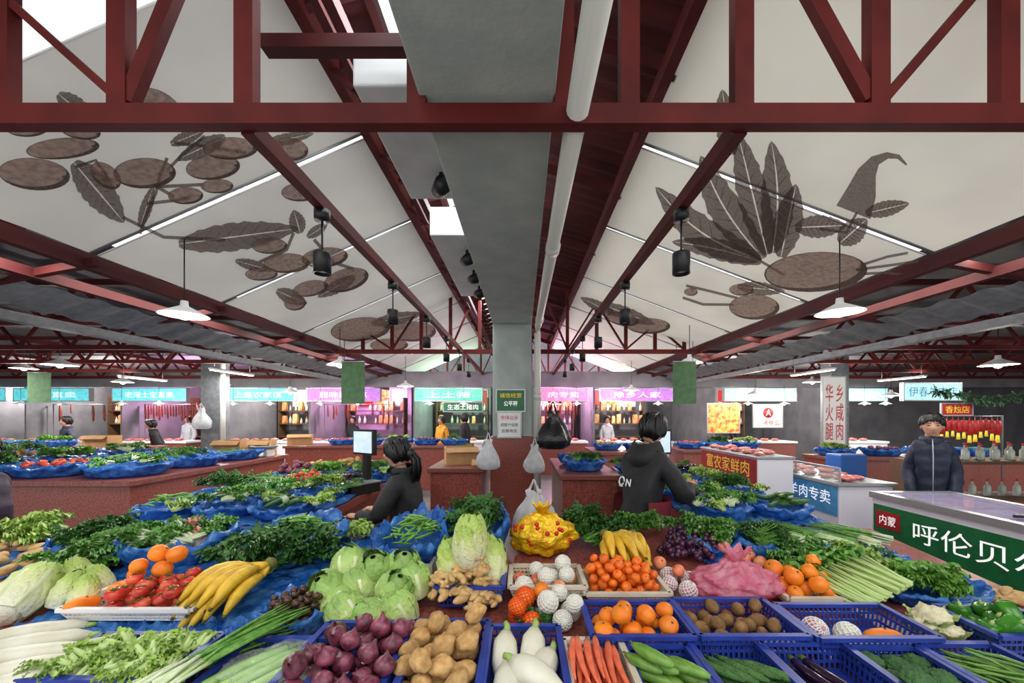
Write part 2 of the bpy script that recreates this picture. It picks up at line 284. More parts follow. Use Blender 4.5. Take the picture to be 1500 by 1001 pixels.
# fabric roof panels
def zl(x): return 3.94+.44*(x+1.265)
def zr(x): return 3.86-.377*(x-.964)
panels={-1:[],1:[]}
order=['nearest','second','third','fourth','fifth','sixth','farthest']
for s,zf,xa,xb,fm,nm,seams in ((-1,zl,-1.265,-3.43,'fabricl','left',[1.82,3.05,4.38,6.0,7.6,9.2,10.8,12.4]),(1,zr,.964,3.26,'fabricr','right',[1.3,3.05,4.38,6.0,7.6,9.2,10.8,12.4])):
    for i in range(7):
        y0,y1=seams[i]+.045,seams[i+1]-.02
        t=thing('ceiling_panel','%s white fabric ceiling panel with printed fruit on the %s roof slope'%(order[i],nm),'ceiling panel',((xa+xb)/2,(y0+y1)/2,zf((xa+xb)/2)))
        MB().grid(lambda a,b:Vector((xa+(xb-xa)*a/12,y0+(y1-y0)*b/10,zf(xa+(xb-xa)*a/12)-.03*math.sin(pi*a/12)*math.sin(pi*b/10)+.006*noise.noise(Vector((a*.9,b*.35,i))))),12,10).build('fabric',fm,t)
        MB().tube([(xa,y1+.005,zf(xa)),(xb,y1+.005,zf(xb))],.012,6).build('batten','silver',t); MB().tube([(xa,y0-.004,zf(xa)),(xb,y0-.004,zf(xb))],.006,6).build('batten','white',t)
        panels[s].append((y0,y1,t))
def roofp(px,py,s):
    u,v=U(px),V(py)
    Y=(3.94+.44*1.265-H)/(v-.44*u) if s<0 else (3.86+.377*.964-H)/(v+.377*u)
    p=Vector((u*Y,Y,H+v*Y)); return p+Vector((0,0,-.042))
PRN={}; LIFT=[0]
def pshape(s,pts2,quads,m,own=None):
    ps=[roofp(x,y,s) for x,y in pts2]; cy=own if own else sum(p.y for p in ps)/len(ps); LIFT[0]+=1
    for i,(a,b,t) in enumerate(panels[s]):
        if a-.1<=cy<=b+.1:
            PRN.setdefault((s,i),MB()).add([p+Vector((0,0,-.00005*LIFT[0])) for p in ps],quads,m); return cy
def pell(s,x,y,a,b,r=0):
    r=math.radians(r); n=26; cy=None
    def pt(f,t): return (x+f*(a*math.cos(t)*math.cos(r)-b*math.sin(t)*math.sin(r)),y+f*(a*math.cos(t)*math.sin(r)+b*math.sin(t)*math.cos(r)))
    cy=pshape(s,[pt(1,t*2*pi/n) for t in range(n)],[tuple(range(n))],1)
    q=[]
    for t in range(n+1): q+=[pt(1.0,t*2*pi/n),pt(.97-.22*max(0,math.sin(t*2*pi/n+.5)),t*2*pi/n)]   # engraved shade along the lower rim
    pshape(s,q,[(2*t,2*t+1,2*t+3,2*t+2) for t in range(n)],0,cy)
    q=[pt(.10,t*2*pi/8) for t in range(8)]; pshape(s,[(u+a*.86*math.cos(r),w+a*.86*math.sin(r)) for u,w in q],[tuple(range(8))],0,cy)
def pleaf(s,x0,y0,x1,y1,w,bend=0,ser=.055):
    n=36; d=Vector((x1-x0,y1-y0)); l=d.length; nx,ny=-d.y/l,d.x/l; ax=[]
    for i in range(n+1):
        t=i/n; ax.append((t,w/2*math.sin(pi*min(1,t**.9*.96+.04))**.7*(1+ser*math.sin(i*1.3)+.5*ser*math.sin(i*2.3)),bend*math.sin(pi*t)))
    def pt(t,k): i=min(n,max(0,int(t*n+.001))); _,ww,o=ax[i]; return (x0+d.x*t+nx*(o+k*ww),y0+d.y*t+ny*(o+k*ww))
    cy=None
    for side in (-1,1):   # two halves leave a pale midrib
        q=[]
        for i in range(n+1): q+=[pt(i/n,side*.05),pt(i/n,side)]
        cy=pshape(s,q,[(2*i,2*i+1,2*i+3,2*i+2) for i in range(n)],0,cy)
    def vein(a,b,h):
        l2=math.hypot(b[0]-a[0],b[1]-a[1]) or 1; ex,ey=-(b[1]-a[1])/l2*h,(b[0]-a[0])/l2*h
        pshape(s,[(a[0]+ex,a[1]+ey),(b[0]+ex*.3,b[1]+ey*.3),(b[0]-ex*.3,b[1]-ey*.3),(a[0]-ex,a[1]-ey)],[(0,1,2,3)],1,cy)
    for i in range(1,9):
        for k in (-1,1): vein(pt(i/10,k*.05),pt(i/10+.09,k*.8),.8)
def pline(s,pts,w):
    q=[]; k=len(pts); ww=w if isinstance(w,list) else [w]*k
    for i,(x,y) in enumerate(pts):
        a=pts[max(0,i-1)]; b=pts[min(k-1,i+1)]; l=math.hypot(b[0]-a[0],b[1]-a[1]); nx,ny=-(b[1]-a[1])/l,(b[0]-a[0])/l
        q+=[(x+nx*ww[i]/2,y+ny*ww[i]/2),(x-nx*ww[i]/2,y-ny*ww[i]/2)]
    pshape(s,q,[(2*i,2*i+1,2*i+3,2*i+2) for i in range(k-1)],0)
for q in ([(20,158),(60,150),(100,150),(150,160)],[(245,222),(235,245),(228,275),(215,305),(205,335)],[(110,235),(140,225),(165,260)],[(180,310),(240,340),(330,345)],[(430,335),(420,360),(380,378)],[(225,262),(255,280)],[(460,345),(490,380),(520,390)],[(300,190),(270,215),(245,240)],[(255,200),(300,205),(360,215)],[(215,290),(260,285),(280,280)],[(230,265),(300,262)]): pline(-1,q,5)
for a in ((108,228,182,318,46),(205,325,225,262,18),(262,350,438,328,42),(85,125,140,170,32),(330,190,258,225,26),(440,335,430,300,24),(345,375,400,390,16),(405,420,450,440,22),(250,200,300,180,20),(520,400,465,430,20),(545,470,620,455,18),(450,340,480,320,16),(385,200,460,185,18)): pleaf(-1,*a)
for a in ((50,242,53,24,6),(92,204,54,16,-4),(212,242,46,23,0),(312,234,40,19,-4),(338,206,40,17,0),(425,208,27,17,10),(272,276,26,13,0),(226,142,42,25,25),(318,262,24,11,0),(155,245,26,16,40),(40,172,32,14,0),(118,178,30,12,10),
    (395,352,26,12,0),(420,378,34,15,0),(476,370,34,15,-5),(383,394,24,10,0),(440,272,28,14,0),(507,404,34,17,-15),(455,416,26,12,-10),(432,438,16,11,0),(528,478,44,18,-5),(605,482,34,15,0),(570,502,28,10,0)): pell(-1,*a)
pline(1,[(1250,300),(1262,270),(1270,240),(1282,222),(1300,214),(1316,216),(1328,228)],[54,44,28,16,10,7,3])
for q in ([(1262,385),(1310,378),(1345,372)],[(1265,392),(1300,390),(1330,394)],[(1110,372),(1150,395)],[(1080,430),(1040,420),(1005,412)],[(1075,440),(1030,440),(1000,430)],[(1255,300),(1240,330),(1200,325)],[(1258,380),(1300,366),(1330,360)]): pline(1,q,4)
for a in ((1132,362,1130,194,48,8),(1144,368,1166,258,42),(1112,372,960,264,48,-16),(1115,375,984,346,32,4),(1118,370,1026,216,50,-10),(1124,364,1080,178,46,0),(1072,214,1058,116,36),(1080,412,1150,418,20),(1268,300,1332,284,24),(1165,322,1240,318,34),(1230,345,1270,308,36),(880,440,960,470,20),(900,455,850,430,16)): pleaf(1,*a)
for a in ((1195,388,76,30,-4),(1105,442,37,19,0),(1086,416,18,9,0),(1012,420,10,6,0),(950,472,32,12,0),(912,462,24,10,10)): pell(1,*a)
for (s,i),mb in PRN.items(): mb.build('printed_fruit',['print1','print2'],panels[s][i][2],sm=False)
# trusses
def ztop(x):
    if x<-1.265: return zl(x)+.12
    if x>.964: return zr(x)+.12
    return 4.06+.28*(1-abs(x+.15)/1.12)
def truss(Y,label,posts,diags,w=.075,dp=.05,xl=-3.5,xr=3.35):
    t=thing('roof_truss',label,'roof truss',(0,Y,2.84))
    MB().bar((xl,Y,2.89),(xr,Y,2.89),dp,.08).build('bottom_chord','red',t,sm=False)
    for a,b in ((xl,-1.265),(-1.265,-.15),(-.15,.964),(.964,xr)): MB().bar((a,Y,ztop(a)),(b,Y,ztop(b)),dp,.08).build('top_chord','red',t,sm=False)
    for x in posts: MB().bar((x,Y,2.931),(x,Y,ztop(x)-.03),w,dp*.94).build('post','red',t,sm=False)
    for k_,((x0,z0,x1,z1),k) in enumerate(diags): MB().bar((x0,Y+.001,z0),(x1,Y+.001,z1),dp*(.78-.02*k_*(len(diags)<6)),w*k).build('diagonal','red',t,sm=False)
Y1=1.53
pp=[U(a)*Y1 for a in (8,178,362,612,826,921,1086,1283,1470)]
truss(Y1,'nearest dark red steel roof truss crossing above the produce',pp,[((pp[1]-.02,2.97,U(20)*Y1,3.34),.4),((pp[1]+.03,2.95,pp[2],ztop(pp[2])),.75),((pp[7]-.03,2.96,pp[6],ztop(pp[6])-.2),.75),((pp[7]+.03,2.96,pp[8],ztop(pp[8])-.1),.45),((pp[0],3.2,pp[0]-.6,2.95),.5)])
for Y,lb in ((7.2,'second red steel roof truss behind the column'),(12.5,'farthest red roof truss before the shops')):
    xs=[-3.0+.55*k for k in range(12)]
    truss(Y,lb,xs,[((xs[k],2.93,xs[k+1],ztop(xs[k+1])) if k%2 else (xs[k],ztop(xs[k]),xs[k+1],2.93),.55) for k in range(11)],.06)
def lbeam(x,z,w,h,label,m='red',y0=.3,y1=13): MB().bar((x,y0,z),(x,y1,z),w,h).build('steel_beam',m,sm=False,label=label,cat='beam')
lbeam(-1.12,2.88,.055,.07,'red rail carrying the black lamps left of the concrete beam',y0=1.56); lbeam(.89,2.88,.055,.07,'red rail carrying the black lamps right of the concrete beam',y0=1.56)
lbeam(-1.2,3.9,.07,.1,'red ridge beam at the top edge of the left panels'); lbeam(.9,3.84,.07,.1,'red ridge beam at the top edge of the right panels')
lbeam(-3.5,2.93,.07,.12,'dark red eave beam under the left panels','darkred'); lbeam(3.33,2.93,.07,.12,'dark red eave beam under the right panels','darkred')
lbeam(-3.9,2.83,.06,.08,'dark red beam outside the left eave beam','darkred'); lbeam(3.75,2.83,.06,.08,'dark red beam outside the right eave beam','darkred')
def corr(name,x0,z0,x1,z1,y0,y1,m,label,amp=.02,per=.16):
    n=int((y1-y0)/per*6)
    MB().grid(lambda i,j:Vector((x0+(x1-x0)*i,y0+(y1-y0)*j/n,z0+(z1-z0)*i+amp*math.sin(j*pi/3))),1,n).build(name,m,label=label,cat='roof sheet')
corr('corrugated_sheet',.1,4.35,1.05,4.05,-.5,13,'darkred','dark red corrugated roof sheet between beam and right panels')
corr('corrugated_sheet',-1.35,4.1,-.95,4.22,-.5,13,'darkred','narrow dark red corrugated roof sheet above the left ridge beam')
corr('corrugated_sheet',-3.6,zl(-3.6)+.12,-1.36,zl(-1.36)+.12,.5,1.62,'roofgrey','grey corrugated roof sheet nearest the viewer on the left'); corr('corrugated_sheet',1.06,zr(1.06)+.12,3.5,zr(3.5)+.12,.5,1.4,'roofgrey','grey corrugated roof sheet nearest the viewer on the right')
for k in range(9): MB().bar((.05,1.1+k*1.35,4.2),(1.0,1.1+k*1.35,3.9),.05,.1).build('rafter','darkred',sm=False,label='short dark red rafter under the corrugated sheet',cat='rafter',group='short rafters right of the beam')
for k in range(30): MB().bar((-1.2,.9+k*.39,3.93),(-.3,.9+k*.39,4.2),.05,.08).build('rafter','darkred',sm=False,label='short dark red rafter crossing the left skylight',cat='rafter',group='short rafters left of the beam')
lbeam(-.62,4.13,.06,.1,'dark red lath down the middle of the left skylight','darkred'); lbeam(-.86,4.06,.05,.08,'thin dark red lath beside the left ridge beam','darkred'); lbeam(-.86,3.56,.05,.07,'dark red rail along the outer edge of the pale ducts','darkred'); lbeam(-1.0,3.72,.04,.06,'thin dark red rail between duct and left ridge beam','darkred')
for k in range(14): MB().bar((-.86,1.6+k*.8,3.56),(-1.2,1.6+k*.8,3.88),.03,.04).build('strut','darkred',sm=False,label='short dark red strut from duct rail to left ridge beam',cat='strut',group='struts beside the pale ducts')
for k,(a,b) in enumerate(((.75,1.35),(1.8,2.75),(3.3,5.0))): bx('air_duct','ductgrey',-.80,-.46,a,b,3.25,3.5,bev=.01,label='%s pale boxed duct beside the concrete beam'%order[k],cat='duct')
MB().bar((-1.16,1.72,3.36),(-.47,1.72,3.36),.06,.06).build('steel_channel','darkred',sm=False,label='dark red steel channel between beam and left ridge',cat='beam')
MK['spot']=lambda:(lambda r:(MB().tube([(0,0,0),(0,0,-.05)],.012,6).build('bracket','black',r),MB().tube([(0,-.06,-.09),(0,.07,-.06)],[.045,.04],12).build('head','black',r),r)[-1])(thing('spotlight','','spotlight'))
for k,(x,y) in enumerate(((-.6,1.2),(-.52,2.45),(-.52,3.6),(-.52,4.1),(-.52,4.6))): put('spot',(x,y,3.25),(0,0,.4),1.2,'black spotlight under the pale duct, %s along the beam'%['first','second','third','fourth','fifth'][k])
def area(loc,sx,sy,e,rot=(0,0,0),col=(1,.97,.92)):
    l=bpy.data.lights.new('area_light','AREA'); l.shape='RECTANGLE'; l.size=sx; l.size_y=sy; l.energy=e; l.color=col; o=bpy.data.objects.new('area_light',l); COL.objects.link(o); o.location=loc; o.rotation_euler=rot
# side roofs
for s in (-1,1):
    MB().grid(lambda i,j:Vector((s*(4.0+i*16.0/4),-1+j*16/8,3.35)),4,8).build('ceiling','roofgrey',kind='structure',sm=False)
    nm='left' if s<0 else 'right'
    MB().grid(lambda i,j:Vector((s*(4.05+.4*i/3),.4+j*12.6/160,2.78-.14*i/3+.022*(j%4 in (1,2)))),3,160).build('awning','grey' ,sm=False,label='grey corrugated awning sheet below the %s eave'%nm,cat='awning')
    MB().grid(lambda i,j:Vector((s*(4.5+[0,.02,.14,.16][i]),.4+12.6*j,2.54+[.08,0,0,.08][i])),3,1).build('gutter','grey',sm=False,label='long grey gutter hanging along the %s aisle'%nm,cat='gutter')
    for k,x in enumerate((5.4,6.35,8.2,10.5,13.5)): MB().bar((s*x,.2,3.29),(s*x,13,3.29),.06,.08).build('purlin','red',sm=False,label='red ceiling purlin over the %s aisle, %s from the hall'%(nm,order[k]),cat='beam')
    for k,Y in enumerate((1.9,3.05,4.4,6.0,7.6,9.2,10.8)):
        t=thing('side_truss','%s dark red side truss over the %s aisle'%(order[k],nm),'roof truss',(s*3.5,Y,2.7))
        MB().bar((s*3.4,Y,2.92),(s*4.7,Y,2.68),.05,.06).build('bracket','darkred',t,sm=False)
        MB().bar((s*4.7,Y,2.76),(s*19.5,Y,2.76),.06,.07).build('bottom_chord','red',t,sm=False); MB().bar((s*4.0,Y,3.22),(s*19.5,Y,3.22),.06,.07).build('top_chord','darkred',t,sm=False)
        for q in range(18):
            x=4.7+q*.8; MB().bar((s*x,Y,2.76),(s*(x+.4),Y,3.22),.035).build('diagonal','red',t,sm=False); MB().bar((s*(x+.4),Y,3.22),(s*(x+.8),Y,2.76),.035).build('diagonal','red',t,sm=False)
    for k,(x,y) in enumerate(((6.2,8.2),(9.5,6.2),(9.5,9.6),(13.5,8.5))):  # added strip lights, put in to brighten the side aisles
        t=thing('strip_light','added white strip light hanging over the %s aisle, %s from the hall'%(nm,order[k]),'strip light',(s*x,y,2.5)); bx('housing','white',s*x-.04,s*x+.04,y-.6,y+.6,2.60,2.64,t); bx('diffuser','tube',s*x-.03,s*x+.03,y-.58,y+.58,2.585,2.60,t)
        w_=MB(); w_.bar((s*x,y-.5,2.64),(s*x,y-.5,3.345),.01).bar((s*x,y+.5,2.64),(s*x,y+.5,3.345),.01); w_.build('wires','black',t); area((s*x,y,2.57),.1,1.2,60)
        area((s*x,y,2.67),.3,1.2,14,(pi,0,0))  # added uplight without its own fixture, lifts the dark side ceiling
bx('side_column','grey',-6.9,-6.5,8.2,8.5,0,3.35,label='grey square column in the left aisle',cat='column',bev=.01); bx('side_column','grey',6.7,7.1,8.3,8.6,0,3.35,label='grey square column in the right aisle',cat='column',bev=.01)
MB().tube([(-6.42,8.2,0),(-6.42,8.2,3.34)],.045,12).build('drain_pipe','pvc',label='white vertical pipe beside the left grey column',cat='pipe')
for k,(x,y0,y1,z,nm) in enumerate(((-3.7,2.2,2.9,2.98,'left eave near'),(-3.7,3.2,5.0,2.98,'left eave middle'),(-3.7,5.6,8.2,2.98,'left eave far'),(3.56,2.2,4.6,2.98,'right eave near'),(3.56,5.2,8,2.98,'right eave far'))):
    t=thing('strip_light','long white strip light under the %s end'%nm,'strip light',(x,(y0+y1)/2,z)); bx('housing','white',x-.05,x+.05,y0,y1,z,z+.05,t); bx('diffuser','tube',x-.04,x+.04,y0+.02,y1-.02,z-.015,z,t)
    area((x,(y0+y1)/2,z-.03),.1,y1-y0,24)
# pendant lamps
def mk_pend():
    r=thing('pendant_lamp','','pendant lamp'); MB().tube([(0,0,.12),(0,0,.75)],.006,6).build('cord','black',r)
    MB().lathe([(.0,.14),(.03,.14),(.035,.09),(.09,.06),(.2,0),(.205,-.006),(.19,0),(.085,.05),(.03,.07)],28).build('shade','white',r); MB().ell((0,0,.015),(.055,.055,.06),12,8).build('bulb','lampglow',r); return r
MK['pend']=mk_pend
def plight(loc,e,col=(1,.95,.86),r=.06):
    l=bpy.data.lights.new('point_light','POINT'); l.energy=e; l.color=col; l.shadow_soft_size=r; o=bpy.data.objects.new('point_light',l); COL.objects.link(o); o.location=loc
for px,py,Y,lb in ((270,462,3.2,'above the blue bags left of the seated person'),(1230,458,3.2,'above the scallions on the right'),(498,535,6.3,'beside the left green banner'),(1010,532,6.3,'beside the right green banner'),(88,535,6.0,'over the far left counter'),(322,563,9,'near the left grey column'),(425,575,9.5,'in front of the shop left of the purple sign'),(594,566,9.5,'in front of the shops left of the column'),(35,540,8,'at the far left edge'),(1107,578,9,'in front of the food poster'),(1305,580,9,'near the pale sign on the right'),(1462,535,5.5,'near the right garland'),(925,572,9.6,'under the purple sign right of the column'),(180,560,8.8,'over the left sausage shop'),(1190,560,9.4,'left of the vertical white banner')):
    q=P(px,py,Y); put('pend',q,(0,0,0),.85 if Y<4 else 1,'white cone pendant lamp '+lb); plight(q+Vector((0,0,-.08)),66 if Y>4 else 26)
for x in (-1.6,1.5): plight((x,9.6,2.6),34,(1,.5,.85),.2)
def mk_cyl():
    r=thing('cylinder_lamp','','hanging lamp'); MB().tube([(0,0,.0),(0,0,-.06)],.045,14).build('mount','black',r); MB().tube([(0,0,-.05),(0,0,-.26)],.006,6).build('cord','black',r); MB().lathe([(0,-.25),(.048,-.25),(.05,-.26),(.05,-.375),(.042,-.375),(.04,-.355),(0,-.355)],18).build('body','black',r); MB().lathe([(0,-.358),(.038,-.36),(0,-.364)],12).build('lens','white',r); return r
MK['cyl']=mk_cyl
for s,x in (('left',-1.12),('right',.89)):
    for k in range(6): put('cyl',(x,2.14+1.17*k,2.845),(0,0,0),.95,'%s black cylinder lamp on the %s rail'%(order[k],s))
# ---------------------------------------------------------------- counters
def slope(name,x0,x1,y0,y1,label):
    t=thing(name,label,'counter',((x0+x1)/2,(y0+y1)/2,0)); b=MB()
    b.add([(x,y,tz(y)-d) for d in (.06,.001) for y in (y0,y1) for x in (x0,x1)],[(0,2,3,1),(4,5,7,6),(0,1,5,4),(2,6,7,3),(0,4,6,2),(1,3,7,5)]); b.build('top','granite',t,sm=False)
    c=MB(); e=.05; c.add([(x,y,z) for z in (0,1) for y in (y0+e,y1-e) for x in (x0+e,x1-e)],[(0,2,3,1),(4,5,7,6),(0,1,5,4),(2,6,7,3),(0,4,6,2),(1,3,7,5)])
    for v in c.v:
        if v.z>.5: v.z=tz(v.y)-.061
    c.build('base','granite2',t,sm=False)
slope('market_counter',-3.0,2.2,.8,2.42,'long red granite counter across the front under the fruit'); slope('market_counter',-2.75,-1.42,2.425,5.2,'red granite counter running back left of the seated person'); slope('market_counter',1.15,2.02,2.425,5.2,'red granite counter running back right of the bending person')
def counter(x0,x1,y0,y1,h,label):
    t=thing('market_counter',label,'counter',((x0+x1)/2,(y0+y1)/2,0)); bx('base','granite',x0+.04,x1-.04,y0+.04,y1-.04,0,h-.06,t); bx('top','granite2',x0,x1,y0,y1,h-.06,h,t,.008)
counter(-9,-3.85,3.75,6.3,1.05,'red granite counter in the left aisle heaped with blue bags'); counter(-16,-7.6,7.3,8.2,1.05,'far left red granite counter behind the first one'); counter(-1.25,-.5,5.0,6.2,1.0,'small red granite counter left of the column'); counter(.42,1.12,4.3,6.0,1.02,'small red granite counter right of the column')
counter(-5.4,-1.2,8.6,9.5,1.0,'far granite counter in front of the purple shop'); counter(1.4,2.75,7.4,8.6,.98,'far granite counter behind the red panelled case'); counter(5.4,9,6.75,7.4,.95,'far granite counter behind the navy jacket'); counter(3.2,5.0,7.6,8.5,1.0,'far granite counter in front of the food poster')
# ---------------------------------------------------------------- produce builders
def lumpf(a,fr,sd,dim=0,rr=.04):
    def fn(u,p):
        q=p*(1+a*noise.noise(u*fr+Vector((sd,sd*2,0))))
        if dim: q.z-=math.copysign(dim*math.exp(-((u.x**2+u.y**2)/.12)),u.z)
        return q
    return fn
def ball(name,cat,m,r,a=.03,fr=1.5,dim=0,stem='stem',nu=18,nv=12):
    def f():
        o=MB().ell((0,0,0),r,nu,nv,0,lumpf(a,fr,R.random()*50,dim)).build(name,m,o=(0,0,0),cat=cat)
        if stem: MB().ell((0,0,r[2]-dim*.8),(r[0]*.13,r[0]*.13,r[0]*.08),7,5).build('stem',stem,o)
        return o
    return f
MK['orange']=ball('orange','orange','orange',(.041,.041,.039),.05,1.4,.004); MK['mandarin']=ball('mandarin','mandarin','mandarin',(.027,.027,.023),.05,1.4,.003)
MK['potato']=ball('potato','potato','potato',(.039,.052,.034),.28,1.4,0,None); MK['kiwi']=ball('kiwi','kiwi','kiwi',(.029,.037,.028),.06,1.2,.0,'brown')
MK['chestnut']=ball('water_chestnut','water chestnut','chest',(.018,.018,.015),.08,1.5,0,'brown',10,8); MK['apple']=ball('apple','apple','applered',(.038,.038,.035),.05,1.1,.009,'brown'); MK['peach']=ball('peach','peach','peach',(.036,.036,.034),.05,1.1,.006,'brown')
MK['papaya']=ball('papaya','papaya','orange',(.036,.075,.036),.05,1.1,0,'stem')
def mk_tomato():
    o=MB().ell((0,0,0),(.036,.036,.029),18,12,0,lumpf(.10,1.6,R.random()*50,.006)).build('tomato','tomato',o=(0,0,0),cat='tomato'); b=MB()
    for k in range(5): a=k*1.257; b.tube([(0,0,.025),(.012*math.cos(a),.012*math.sin(a),.029),(.022*math.cos(a),.022*math.sin(a),.027)],[.004,.003,.001],5)
    b.build('calyx','stem',o); return o
MK['tomato']=mk_tomato
def mk_onion():
    e=R.uniform(.02,.09); ph=R.random()*6; sq=R.uniform(.85,1.05); o=MB().lathe([(r_,z_*sq) for r_,z_ in [(.004,-.036),(.02,-.034),(.036,-.018),(.041,0),(.036,.018),(.022,.032),(.010,.040),(.006,.052),(.003,.058)]],20,fn=lambda a,j:1+e*math.sin(2*a+ph)+.02*math.sin(5*a)).build('red_onion','onion',o=(0,0,0),cat='onion')
    MB().ell((0,0,-.036*sq),(.009,.009,.004),7,5).build('root','onionroot',o); return o
MK['onion']=mk_onion
def long(name,cat,m,L,prof,bend=.0,n=10,stem=None,am=0):
    def f():
        sd=R.random()*40; b=R.uniform(-bend,bend) if bend else 0; k=len(prof)-1
        pts=[Vector((b*math.sin(pi*i/k)+am*noise.noise(Vector((i*.9,sd,0))),L*(i/k-.5),am*noise.noise(Vector((sd,i*.9,3))))) for i in range(k+1)]
        o=MB().tube(pts,prof,n).build(name,m,o=(0,0,0),cat=cat)
        if stem:
            mm,r,l=stem; MB().tube([pts[-1]-Vector((0,.004,0)),pts[-1]+Vector((.004,l*.5,.004)),pts[-1]+Vector((0,l,.002))],[r,r*.8,r*.6],6).build('stem',mm,o)
        return o
    return f
MK['cuke']=long('cucumber','cucumber','cuke',.21,[.006,.014,.0175,.019,.019,.018,.017,.013,.006],.014,10,('stem',.004,.015),.002); MK['cukelt']=long('cucumber','cucumber','cuke2',.16,[.008,.018,.022,.023,.022,.018,.007],.01,10,('stem',.005,.012),.002)
MK['carrot']=long('carrot','carrot','carrot',.21,[.003,.007,.010,.012,.014,.015,.011],.010,9,('stem',.006,.015),.003); MK['daikon']=long('white_radish','radish','daikon',.40,[.004,.014,.026,.033,.036,.036,.034,.030,.016],.012,12,('daikontop',.013,.03),.006)
MK['daikonshort']=long('white_radish','radish','daikon',.20,[.004,.020,.034,.040,.041,.038,.018],.008,14,('daikontop',.014,.035),.004); MK['eggplant']=long('eggplant','eggplant','eggplant',.22,[.006,.018,.023,.024,.022,.019,.015],.02,10,('stem',.015,.03),.002)
MK['celtuce']=long('celtuce_stalk','celtuce','celt',.34,[.014,.020,.024,.026,.024,.018],.008,10,('leafmd',.012,.04),.004); MK['pod']=long('bean_pod','bean','pod',.12,[.002,.006,.007,.0075,.007,.006,.002],.014,6,None,.003); MK['longbean']=long('green_bean','bean','cuke2',.16,[.002,.0045,.005,.005,.0045,.002],.02,6,None,.006)
MK['root']=long('taro_root','root vegetable','ginger',.12,[.008,.020,.025,.024,.020,.01],.01,9,None,.006)
def mk_ginger():
    b=MB()
    for k in range(7):
        x=R.uniform(-.045,.045); y=R.uniform(-.05,.05); b.ell((x*.8,y*.8,R.uniform(-.008,.008)),(R.uniform(.014,.019),R.uniform(.026,.042),R.uniform(.013,.018)),11,8,0,lumpf(.15,2,R.random()*50),(R.uniform(-.3,.3),0,R.uniform(0,pi)))
    return b.build('ginger_root','ginger',o=(0,0,0),cat='ginger')
MK['ginger']=mk_ginger
def mk_pepper():
    o=MB().lathe([(.002,-.045),(.018,-.044),(.028,-.03),(.033,0),(.036,.025),(.03,.038),(.012,.036),(.002,.03)],24,fn=lambda a,j:1+.12*math.sin(4*a+.5)).build('green_pepper','pepper',o=(0,0,0),cat='green pepper')
    MB().tube([(0,0,.03),(.003,0,.05),(.01,.002,.062)],[.008,.006,.005],7).build('stem','palestem',o); return o
MK['pepper']=mk_pepper
def headc(name,cat,m,L,Rd,nl,pk,wav=.012):
    def f():
        pr=lambda v:Rd*(.42+.58*math.sin(pi*min(1,(v*.86+.10))**pk))*(1 if v<.75 else max(.1,1-((v-.75)/.27)**2)**.5)
        o=MB().lathe([(.002,0)]+[(pr(v/10)*.93,L*v/10) for v in range(0,11)],20).build(name,m,o=(0,0,0),cat=cat)
        for k in range(nl):
            a0=k*2.4+R.uniform(-.2,.2); top=R.uniform(.82,1.04); off=.003+.0045*(k%3); hw=R.uniform(.65,.9); ph=R.random()*9; fl=R.uniform(0,.022)
            def g(i,j):
                u=i/16*2-1; v=j/14*top; ww=hw*(.55+.45*math.sin(pi*min(1,.25+.6*v/top))); a=a0+u*ww
                r=pr(min(v,1))+off+.008*math.exp(-(u/.14)**2)*(1-v*.8)+.0016*math.cos((v*9-abs(u)*5)*3)*v+(wav*abs(u)**3+wav*.2)*math.sin(v*24+u*9+ph)*v+(fl+.006*abs(u))*v**3
                z=L*v-.03*abs(u)**3*v+L*.02
                return Vector((r*math.cos(a),r*math.sin(a),z))
            b=MB().grid(g,16,14); b.m=[1 if 7<=(q%16)<=8 and q//16<10 else 0 for q in range(224)]
            b.build('leaf',[m,'rib'],o)
        return o
    return f
MK['napa']=headc('napa_cabbage','cabbage','napa',.30,.082,10,.8,.012); MK['cabbage']=headc('green_cabbage','cabbage','cabbage',.17,.070,11,1.0,.005)
def leaf(mb,b,d,L,W,curl=.2,wav=.01,nu=4,nv=7,m=0,tip=.6):
    d=Vector(d).normalized(); s=d.cross(Vector((0,0,1)))
    if s.length<.1: s=Vector((1,0,0))
    s.normalize(); n=s.cross(d); b=Vector(b); ph=R.random()*9
    def fn(i,j):
        u=i/nu*2-1; v=j/nv; w=W*.5*math.sin(pi*min(1,v**tip*.94+.05))**.8
        return b+d*(L*v)+s*(u*w)+n*(-curl*L*v*v+abs(u)*w*.4+wav*math.sin(v*15+ph+u*5)*abs(u))
    mb.grid(fn,nu,nv,m)
def crown(name,cat,m,r,leafm=None):
    def f():
        sd=R.random()*30
        def fn(u,p):
            q=u*(2.2 if leafm else 2.8)+Vector((sd,0,0)); d=noise.voronoi(q)[0][0]; d2=noise.voronoi(q*3.2)[0][0]; k=1.12-.30*d-.07*d2
            if u.z<-.1: k*=1-.5*(-u.z)
            return p*k
        o=MB().ell((0,0,r*.8),(r,r,r*.75),44,28,0,fn).build(name,m,o=(0,0,0),cat=cat)
        MB().tube([(0,0,0),(0,0,r*.7)],[r*.28,r*.4],10).build('stem','palestem',o)
        if leafm:
            b=MB()
            for k in range(7): leaf(b,(.5*r*math.cos(k*.9),.5*r*math.sin(k*.9),.01),(math.cos(k*.9),math.sin(k*.9),.9),r*1.3,r*.9,-.1,.006)
            b.build('leaves',leafm,o)
        return o
    return f
MK['cauli']=crown('cauliflower','cauliflower','cauli',.055,'palestem'); MK['broc']=crown('broccoli','broccoli','broc',.042)
